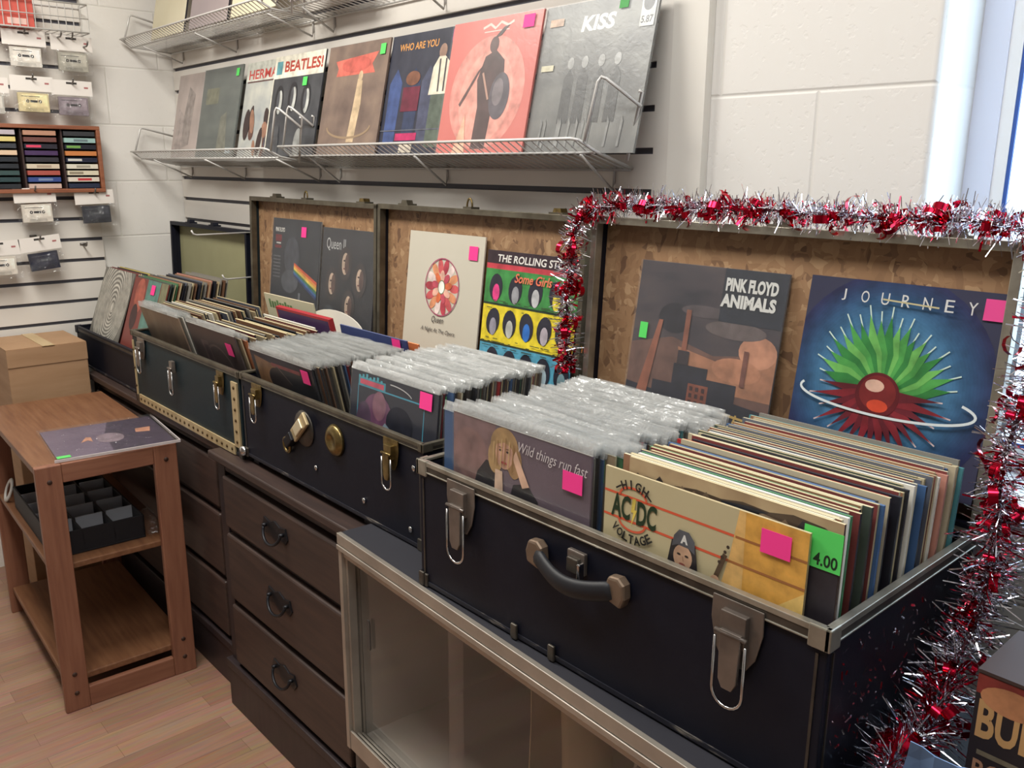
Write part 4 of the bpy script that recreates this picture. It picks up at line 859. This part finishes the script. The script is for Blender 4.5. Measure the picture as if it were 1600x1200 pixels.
# green trunk
sleeve(from_top(-2.835, .948, 1.094, -16), 'faded tan and brown record sleeve in plastic at the front left of the green trunk', mott('g1', [(112, 92, 80), (150, 128, 106), (176, 158, 136)], 7), None, lean=-16, t=.004, cut=.014, film=.016, top=(170, 166, 156))
sleeve(from_top(-2.46, .948, 1.094, -16), 'dark mauve record sleeve with a pink sticker at the front right of the green trunk', mott('g2', [(78, 66, 66), (98, 80, 78)], 6), lambda P: (P.ring(.5, .5, .3, .34, .02, (120, 104, 100)), P.poly([(.30, .1), (.45, .1), (.36, .86), (.2, .86)], (112, 94, 92)), P.poly([(.33, .14), (.42, .14), (.345, .82), (.25, .82)], (84, 68, 70))), lean=-16, t=.004, cut=.014, film=.016, top=(170, 166, 156), sticker=[(.84, .86, .036, .036, PINK)])
kg = words('wygcdcncycwccndcycdcnccdycncc')
column(kg, -2.833, .959, 1.205, 1.096, -15.5, -13, 'left-hand row of the green trunk', 'sleeves in the left row of the green trunk', lambda i: i < 3, .018, {i: .012*math.sin(i*1.3) for i in range(30)}, .006, zj=.006)
kg2 = words('cordcdcccycncdcbcccdccynccw')
column(kg2, -2.45, .959, 1.190, 1.086, -15.5, -13, 'right-hand row of the green trunk', 'sleeves in the right row of the green trunk', lambda i: i < 2, .028, {i: .02*math.sin(i*1.9) for i in range(30)}, .006, zj=.006)
sleeve(from_top(-2.412, 1.203, 1.118, -13), 'purple record box set with a red border at the back of the green trunk', (74, 52, 92), lambda P: (P.line([(.012, 0), (.012, .988), (.988, .988), (.988, 0)], .028, (178, 48, 56)), P.ring(.5, .62, .12, .2, .012, (150, 132, 170)), P.line([(.2, .8), (.32, .9), (.4, .82)], .01, (150, 132, 170))), lean=-13, t=.014, top=(170, 44, 52), side=(170, 44, 52))
sleeve(from_top(-2.575, 1.247, 1.138, -10.5), 'pale cream record sleeve with green lettering standing tall at the back of the green trunk', (212, 206, 176), lambda P: [P.rect(.08+.055*i, .86, .12+.055*i, .93+.02*(i % 3 == 0), (108, 140, 92)) for i in range(9)], lean=-10.5, t=.004)
# rounded white inner sleeve
b = MB(); pts = [(-.155, 0), (.155, 0), (.155, .235)]+[(.155*math.cos(a), .235+.055*math.sin(a)) for a in [math.pi*i/14 for i in range(1, 14)]]+[(-.155, .235)]
b.prism(pts, .003, mat((232, 226, 214), .7), lambda v: Vector((-2.262+v.x, 1.320-v.z, .8225+v.y))); o_ = b.build('inner_sleeve'); set_origin(o_, (-2.262, 1.32, .8225)); tag(o_, 'white paper inner sleeve with a rounded top behind the purple box set', 'record sleeve')
sleeve(from_top(-2.05, 1.208, 1.112, -9), 'blue record sleeve with a pink sticker at the back of the middle trunk', mott('bl', [(56, 66, 112), (70, 84, 128)], 5), None, lean=-9, t=.004, sticker=[(.86, .96, .036, .024, PINK)], top=(90, 100, 140))
sleeve(from_top(-2.02, 1.222, 1.106, -9), 'orange-cornered record sleeve at the back of the middle trunk', (214, 120, 76), None, lean=-9, t=.004, top=(224, 150, 100))
# corner trunk
sleeve(from_top(-3.562, 1.082, 1.1455, 20), 'op-art record sleeve with concentric grey rings in the corner trunk', (120, 117, 110), a_spiral, lean=20, t=.004, s=.314)
column(words('ccydlcy'), -3.560, 1.094, 1.150, 1.142, 19.5, 18, 'left-hand row of the corner trunk', 'sleeves behind the op-art sleeve', None, 0, None, .004)
sleeve(from_top(-3.236, 1.080, 1.140, 18.3), 'red and teal record sleeve with a pink sticker beside the op-art sleeve', (126, 62, 56), lambda P: (P.rect(.42, 0, .8, 1, (88, 128, 118)), P.ell(.25, .8, .14, .2, (170, 92, 76), 18), P.ell(.2, .55, .1, .15, (64, 40, 42), 16), P.rect(.82, .3, 1, 1, (120, 118, 90))), lean=18.3, t=.004, top=(196, 186, 160), sticker=[(.62, .90, .034, .034, PINK)])
column(words('ccgcdcycndcycpdcyny'), -3.236, 1.089, 1.285, 1.140, 18, 12, 'right-hand row of the corner trunk', 'sleeves in the right row of the corner trunk', None, 0, {i: .005*math.sin(i*2.3) for i in range(20)}, .002)

# ------------------------------------------------------------------ pegs, cassettes and rack on the left wall
def peg(label, base, L, axis, group=None, m=M_wire):
    b = MB(True); B = Vector(base); d = Vector((1, 0, 0)) if axis == 'x' else Vector((0, -1, 0))
    b.tube([B, B+d*(L-.018), B+d*(L-.006)+Vector((0, 0, .004)), B+d*L+Vector((0, 0, .016))], .003, m)
    w_ = Vector((0, 1, 0)) if axis == 'x' else Vector((1, 0, 0))
    b.tube([B-w_*.012+Vector((0, 0, .006)), B+w_*.012+Vector((0, 0, .006))], .005, m)
    o = b.build('display_hook'); set_origin(o, base); tag(o, label, 'hook', group); return o
peg('upper white peg hook in front of the olive trunk lid', (-2.893, YW-.017, 1.303), .285, 'y'); peg('lower white peg hook in front of the olive trunk lid', (-2.893, YW-.017, 1.148), .19, 'y')
def cassette_pack(label, yc, zt, col, tilt=0, xw=.075, cw=.14, film_tint=None):
    X = XL+.017+xw; root = thing('cassette_pack', label, 'cassette', Matrix.Translation(Vector((X, yc, zt))) @ Matrix.Rotation(R(tilt), 4, 'X'))
    Q = PM[root.name]
    c = MB(); c.box((-.0015, -cw/2, -.052), (.0015, cw/2, 0), mat((236, 230, 224), .6), Q); c.box((.0016, -.018, -.013), (.002, .018, -.006), mat((60, 56, 54), .7), Q); c.box((.0016, cw*.30, -.026), (.002, cw*.40, -.020), mat((176, 110, 110), .7), Q); c.build('header_card', root)
    k = MB(); k.box((-.006, -.050, -.122), (.006, .050, -.058), mat(col, .35), Q)
    dk = (50, 48, 50) if sum(col) > 250 else (96, 98, 104); lt = tuple(min(255, int(v*1.08+6)) for v in col)
    P = Paint(k, lambda u, v, h: Q @ Vector((.006+h, -.05+u*.1, -.122+v*.064)))
    P.rect(.06, .28, .94, .92, lt); P.rect(.10, .80, .7, .83, dk); P.rect(.38, .50, .62, .62, dk); P.ell(.30, .56, .055, .085, dk, 14); P.ell(.70, .56, .055, .085, dk, 14); P.ell(.30, .56, .022, .035, lt, 8); P.ell(.70, .56, .022, .035, lt, 8); P.poly([(.18, 0), (.82, 0), (.78, .2), (.22, .2)], tuple(int(v*.9) for v in col))
    k.build('cassette', root, .0012)
    bg = MB(True); q = random.Random(int(yc*1000+zt*77)); n_ = 7; vs = []
    for i in range(n_):
        for j in range(n_): vs.append(Q @ Vector((.009+.004*math.sin(i*1.3+j)+q.uniform(-.002, .004), (-cw*.47)+cw*.94*j/(n_-1), -.050-.085*i/(n_-1))))
    bg.add(vs, [(i*n_+j, i*n_+j+1, (i+1)*n_+j+1, (i+1)*n_+j) for i in range(n_-1) for j in range(n_-1)], M_bag); bg.build('plastic_bag', root)
    return root
packs = [('white cassette bagged under a white card, top left of the hanging rows', .890, 1.985, (226, 220, 210)), ('grey cassette bagged beside the white one in the top row', 1.045, 1.980, (172, 168, 156)),
         ('cream yellow cassette bagged in the middle of the second row', .898, 1.833, (224, 208, 160)), ('smoky mauve cassette bagged at the wall end of the second row', 1.030, 1.826, (140, 128, 136)), ('pale grey cassette bagged at the photo edge in the second row', .752, 1.822, (190, 186, 178)),
         ('white cassette bagged just below the wooden cassette rack', .862, 1.446, (222, 214, 202)), ('black cassette bagged below the right end of the wooden rack', 1.066, 1.436, (50, 52, 62)),
         ('tilted black cassette bagged in the lowest row', .858, 1.272, (40, 42, 58)), ('white cassette bagged at the photo edge in the lowest row', .722, 1.262, (222, 214, 202))]
for i, (lab, y, z, c) in enumerate(packs):
    cassette_pack(lab, y, z, c, tilt=6 if i == 7 else rnd.uniform(-2, 2))
    peg('dark peg hook carrying the '+lab.split(' bagged')[0]+' pack, row '+('one', 'one', 'two', 'two', 'two', 'under the rack', 'under the rack', 'lowest', 'lowest')[i], (XL+.017, y, z-.009), .105, 'x', None, M_hook)
# wooden cassette rack
ry0, ry1, rz0, rz1, rx0, rx1 = .690, 1.108, 1.428, 1.668, XL+.018, XL+.105
rk = thing('cassette_rack', 'brown wooden wall rack filled with cassettes in three visible columns', 'cassette rack', (rx0, (ry0+ry1)/2, rz0))
M_rack = wood_mat('rack_wood', [(128, 76, 54), (148, 92, 66), (158, 102, 74)], 1)
b = MB(); b.box((rx0, ry0, rz1-.014), (rx1, ry1, rz1), M_rack); b.box((rx0, ry0, rz0), (rx1, ry1, rz0+.014), M_rack); b.box((rx0, ry0, rz0+.014), (rx1, ry0+.012, rz1-.014), M_rack); b.box((rx0, ry1-.014, rz0+.014), (rx1, ry1, rz1-.014), M_rack); b.build('rack_frame', rk, .002)
b = MB(); b.box((rx0, ry0+.012, rz0+.014), (rx0+.006, ry1-.014, rz1-.014), mat((46, 34, 34), .7)); b.build('back_panel', rk)
cols_y = [.982, .848, .714, .58]
for y in cols_y[:3]:
    b = MB(); b.box((rx0+.006, y-.010, rz0+.014), (rx1-.012, y-.004, rz1-.014), mat((58, 40, 38), .6)); b.build('column_divider', rk)
CC = [['dark grey', 'pale teal', 'black and green', 'orange', 'navy and white', 'white', 'ivory', 'white and red', 'navy'], ['tan', 'brown', 'black and pink', 'purple', 'charcoal', 'cream', 'brick red', 'royal blue', 'pale pink'], ['lilac', 'yellow', 'dark slate', 'peach', 'black', 'black', 'sea green', 'dark teal', 'black']]
CR = {'dark grey': (56, 58, 62), 'pale teal': (156, 190, 186), 'black and green': (36, 38, 48), 'orange': (204, 130, 76), 'navy and white': (38, 42, 62), 'white': (226, 220, 204), 'ivory': (222, 214, 190), 'white and red': (224, 214, 200), 'navy': (44, 52, 74), 'tan': (186, 140, 116), 'brown': (112, 72, 66), 'black and pink': (42, 40, 50), 'purple': (74, 52, 92), 'charcoal': (52, 50, 56), 'cream': (216, 202, 180), 'brick red': (172, 86, 76), 'royal blue': (58, 78, 140), 'pale pink': (206, 178, 164), 'lilac': (190, 180, 188), 'yellow': (222, 204, 130), 'dark slate': (58, 60, 66), 'peach': (226, 196, 166), 'black': (40, 42, 46), 'sea green': (56, 78, 76), 'dark teal': (44, 66, 68)}
pitch_c = (rz1-rz0-.030)/9
for ci, names in enumerate(CC):
    for ri, nm in enumerate(names):
        z = rz1-.016-pitch_c*(ri+1)+.002; y0 = cols_y[ci]; b = MB(); b.box((rx0+.008, y0, z), (rx1-.006, y0+.108, z+.0165), mat(CR[nm], .3))
        acc = {'black and green': (120, 170, 84), 'navy and white': (206, 206, 200), 'white and red': (196, 62, 66), 'black and pink': (226, 72, 106), 'royal blue': (120, 140, 176), 'pale teal': (110, 130, 134), 'ivory': (150, 140, 120), 'white': (170, 164, 150), 'cream': (180, 160, 140)}.get(nm)
        if acc: u0, u1 = (.3, .75) if ri % 2 else (.05, .5); b.box((rx1-.006, y0+.108*u0, z+.004), (rx1-.0055, y0+.108*u1, z+.0125), mat(acc, .4))
        o = b.build('cassette_case', None, .001); set_origin(o, ((rx0+rx1)/2, y0+.054, z))
        lab = '%s cassette case in the %s column of the wooden rack' % (nm, ('right', 'middle', 'left')[ci]); tag(o, lab, 'cassette', 'black cassette cases in the left rack column' if nm == 'black' else None)
# wire basket above
bk = thing('wire_basket', 'small white wire basket at the top left of the slat wall', 'wire basket', (XL+.02, .80, 2.0))
b = MB(True); bx0, bx1, by0, by1, bz0, bz1 = XL+.018, XL+.13, .45, 1.10, 1.99, 2.085
for z in (bz0, bz1): b.tube([(bx0, by0, z), (bx1, by0, z+.0), (bx1, by1, z), (bx0, by1, z)], .003, M_wire, closed=True)
b.tube([(bx1, by0, (bz0+bz1)/2), (bx1, by1, (bz0+bz1)/2)], .002, M_wire); b.build('rails', bk)
b = MB(True)
for i in range(27):
    y = by0+(by1-by0)*i/26; b.tube([(bx0, y, bz0), (bx1, y, bz0), (bx1, y, bz1)], .0015, M_wire, 4)
b.build('wires', bk)
b = MB(); b.box((XL+.03, .80, 1.994), (XL+.115, .925, 2.11), mat((206, 92, 80), .5)); b.box((XL+.1152, .84, 2.0), (XL+.116, .90, 2.02), mat((226, 190, 180), .5)); o = b.build('box', None, .002); set_origin(o, (XL+.07, .86, 1.994)); tag(o, 'red box standing in the wire basket at the top left', 'box')
b = MB(); b.box((XL+.03, .66, 1.994), (XL+.115, .785, 2.14), mat((128, 120, 118), .5)); o = b.build('box', None, .002); set_origin(o, (XL+.07, .72, 1.994)); tag(o, 'grey box beside the red one in the wire basket', 'box')
for y, z in ((1.0, 2.0), (1.085, 1.975)): peg('bare dark peg hook under the wire basket, %s' % ('inner one' if y < 1.05 else 'at the panel edge'), (XL+.017, y, z-.03), .13, 'x', None, M_hook)
peg('short bare peg hook on the empty slats below the cassettes', (XL+.017, 1.03, 1.225), .05, 'x', None, M_hook)

# ------------------------------------------------------------------ tinsel garland around the nearest lid
path = [(-1.212, 1.238, 1.13), (-1.217, 1.236, 1.22), (-1.212, 1.236, 1.32), (-1.205, 1.24, 1.405), (-1.185, 1.262, 1.452), (-1.10, 1.278, 1.461), (-.95, 1.279, 1.460), (-.80, 1.277, 1.463), (-.62, 1.279, 1.459), (-.48, 1.276, 1.462), (-.39, 1.262, 1.452), (-.358, 1.236, 1.41), (-.352, 1.205, 1.34), (-.354, 1.175, 1.25), (-.362, 1.150, 1.17), (-.362, 1.175, 1.08), (-.360, 1.17, 1.00), (-.362, 1.13, .94), (-.368, 1.085, .89), (-.352, 1.03, .862), (-.365, .965, .852), (-.355, .90, .850)]
def along(path, n):
    P = [Vector(p) for p in path]; L = [0]
    for i in range(1, len(P)): L.append(L[-1]+(P[i]-P[i-1]).length)
    out = []
    for k in range(n):
        d = L[-1]*k/(n-1); i = 0
        while i < len(P)-2 and L[i+1] < d: i += 1
        t = (d-L[i])/(L[i+1]-L[i]); out.append((P[i].lerp(P[i+1], t), (P[i+1]-P[i]).normalized(), d/L[-1]))
    return out
gar = thing('tinsel_garland', 'red and silver tinsel garland draped around the lid of the nearest trunk', 'garland', path[5])
b = MB(True); b.tube([p for p, _, _ in along(path, 90)], .003, M_tin_c, 5); b.build('core', gar)
q = random.Random(21)
def rdir(t):
    while True:
        v = Vector((q.gauss(0, 1), q.gauss(0, 1), q.gauss(0, 1))); v = v-t*v.dot(t)*.6
        if v.length > .2: return v.normalized()
sv = MB(); rd = MB()
clump = [.2 if (i//2) % 3 == 0 else .8 for i in range(40)]
for p, t, f_ in along(path, 6400):
    m_ = clump[int(f_*39.99)]; low = f_ > .62; rad = (.046 if f_ > .78 else .032) if low else .029
    silver = q.random() < (.96 if m_ > .45 else .84)
    d = rdir(t); L = rad*q.uniform(.55, 1.25); o = p+Vector((q.gauss(0, .003), q.gauss(0, .003), q.gauss(0, .003)))
    if silver:
        w = q.uniform(.0005, .0010); sd = d.cross(rdir(t)).normalized()*w; bend = rdir(t)*L*.22
        a, mid, e = o, o+d*L*.55+bend*.3, o+d*L+bend
        sv.add([a-sd, a+sd, mid+sd, mid-sd, e+sd*.8, e-sd*.8], [(0, 1, 2, 3), (3, 2, 4, 5)], M_tin_s, False)
    else:
        w = q.uniform(.0008, .0022); sd = d.cross(rdir(t)).normalized()*w; bend = rdir(t)*L*.3; a, mid, e = o, o+d*L*.5+bend*.4, o+d*L*.85+bend
        rd.add([a-sd, a+sd, mid+sd, mid-sd, e+sd, e-sd], [(0, 1, 2, 3), (3, 2, 4, 5)], M_tin_r, False)
for p, t, f_ in along(path, 900):
    if math.sin(f_*2*math.pi*26) < .05: continue
    d = rdir(t); ax = d.cross(t).normalized(); w = q.uniform(.0032, .0068); r_ = q.uniform(.007, .014); c0 = p+d*q.uniform(.008, .020)*(1.6 if f_ > .62 else 1)+Vector((q.gauss(0, .004),)*3); e1 = d; e2 = t*q.choice((-1, 1)); a0 = q.uniform(0, 6); sp = q.uniform(2.2, 4.6)
    vs = []
    for i in range(8):
        a = a0+sp*i/7; pp = c0+(e1*math.cos(a)+e2*math.sin(a))*r_; vs += [pp-ax*w, pp+ax*w]
    (sv if q.random() < .12 else rd).add(vs, [(2*i, 2*i+1, 2*i+3, 2*i+2) for i in range(7)], M_tin_s if False else (M_tin_r), True)
o = sv.build('silver_foil', gar); o['label'] = 'fine silver foil needles'; o = rd.build('red_foil', gar); o['label'] = 'red foil strips and curls'
# loose tinsel bits lying against the trunk's side are part of the same string: fallen flecks
fk = MB()
for i in range(260):
    y = .86+.32*q.random()**.8; z = q.uniform(.815, 1.0); x = -.4095+q.uniform(0, .003); a = q.uniform(0, 6); L = q.uniform(.001, .006); w = q.uniform(.0007, .0014)
    u_ = Vector((0, math.cos(a), math.sin(a))); v_ = Vector((.3, -math.sin(a), math.cos(a)))
    c0 = Vector((x+.001, y, z)); fk.add([c0-u_*L-v_*w, c0+u_*L-v_*w, c0+u_*L+v_*w, c0-u_*L+v_*w], [(0, 1, 2, 3)], M_tin_s if q.random() < .75 else M_tin_r, False)
o = fk.build('tinsel_flecks'); set_origin(o, (-.409, 1.0, .9)); tag(o, 'loose tinsel flecks clinging to the side of the nearest trunk', 'tinsel'); o['kind'] = 'stuff'

# ------------------------------------------------------------------ right edge of the case
bc = thing('card_box', 'dark printed carton lettered BULL and BOTTLE C beside the tinsel', 'box', (-.16, 1.0, CT))
b = MB(); fx0, fx1, fy, fz0, fz1 = -.290, -.06, .950, CT+.001, 1.0
b.box((fx0, fy, fz0), (fx1, fy+.12, fz1-.002), mat((44, 36, 38), .5)); b.box((fx0-.001, fy-.001, fz1-.004), (fx1+.001, fy+.121, fz1), mat((66, 50, 46), .5))
P = Paint(b, lambda u, v, h: Vector((fx0+u*(fx1-fx0), fy-h, fz0+v*(fz1-fz0))))
P.rect(0, .86, 1, .975, (132, 52, 46)); P.rect(0, .0, 1, .30, (96, 44, 42)); P.text('BULL', .02, .60, .36, .83, (206, 160, 106), .03); P.ell(.16, .86, .14, .08, (190, 130, 90), 20); P.rect(.04, .50, .26, .53, (120, 110, 90)); P.text('BOTTLE C', .03, .35, .52, .47, (176, 132, 104), .02); P.rect(.02, .28, .98, .30, (176, 132, 104))
b.build('carton', bc, .001)
b = MB(); q2 = random.Random(2); vs = []
for i in range(6):
    for j in range(5): vs.append((-.352+.017*j+q2.uniform(-.004, .004)+.004*i, .915-.006*i+q2.uniform(-.006, .006), CT+.002+.024*i+q2.uniform(-.003, .003) if i else CT+.001))
b.add(vs, [(i*5+j, i*5+j+1, (i+1)*5+j+1, (i+1)*5+j) for i in range(5) for j in range(4)], mat((132, 166, 214), .6)); o = b.build('tissue_paper'); set_origin(o, (-.28, .9, CT)); sd = o.modifiers.new('thick', 'SOLIDIFY'); sd.thickness = .001; tag(o, 'crumpled light blue tissue paper half hidden in the tinsel', 'paper')
dc = thing('dark_cabinet', 'dark blue-grey cabinet at the right edge behind the tinsel', 'cabinet', (.0, 1.38, 0))
b = MB(); b.box((-.335, 1.30, 0), (.30, 1.44, 1.385), mat((34, 38, 50), .55)); b.build('carcass', dc, .003)
b = MB(); b.box((-.33, 1.285, .86), (-.03, 1.30, 1.37), mat((36, 41, 55), .5)); d_ = b.build('door', dc, .003)
b = MB(True); b.lathe([(.0001, .018), (.008, .016), (.01, .01), (.005, .004), (.005, 0)], M_latch, lambda v: Vector((-.06+v.x, 1.285-v.z, 1.1+v.y)), 12); b.build('knob', d_)
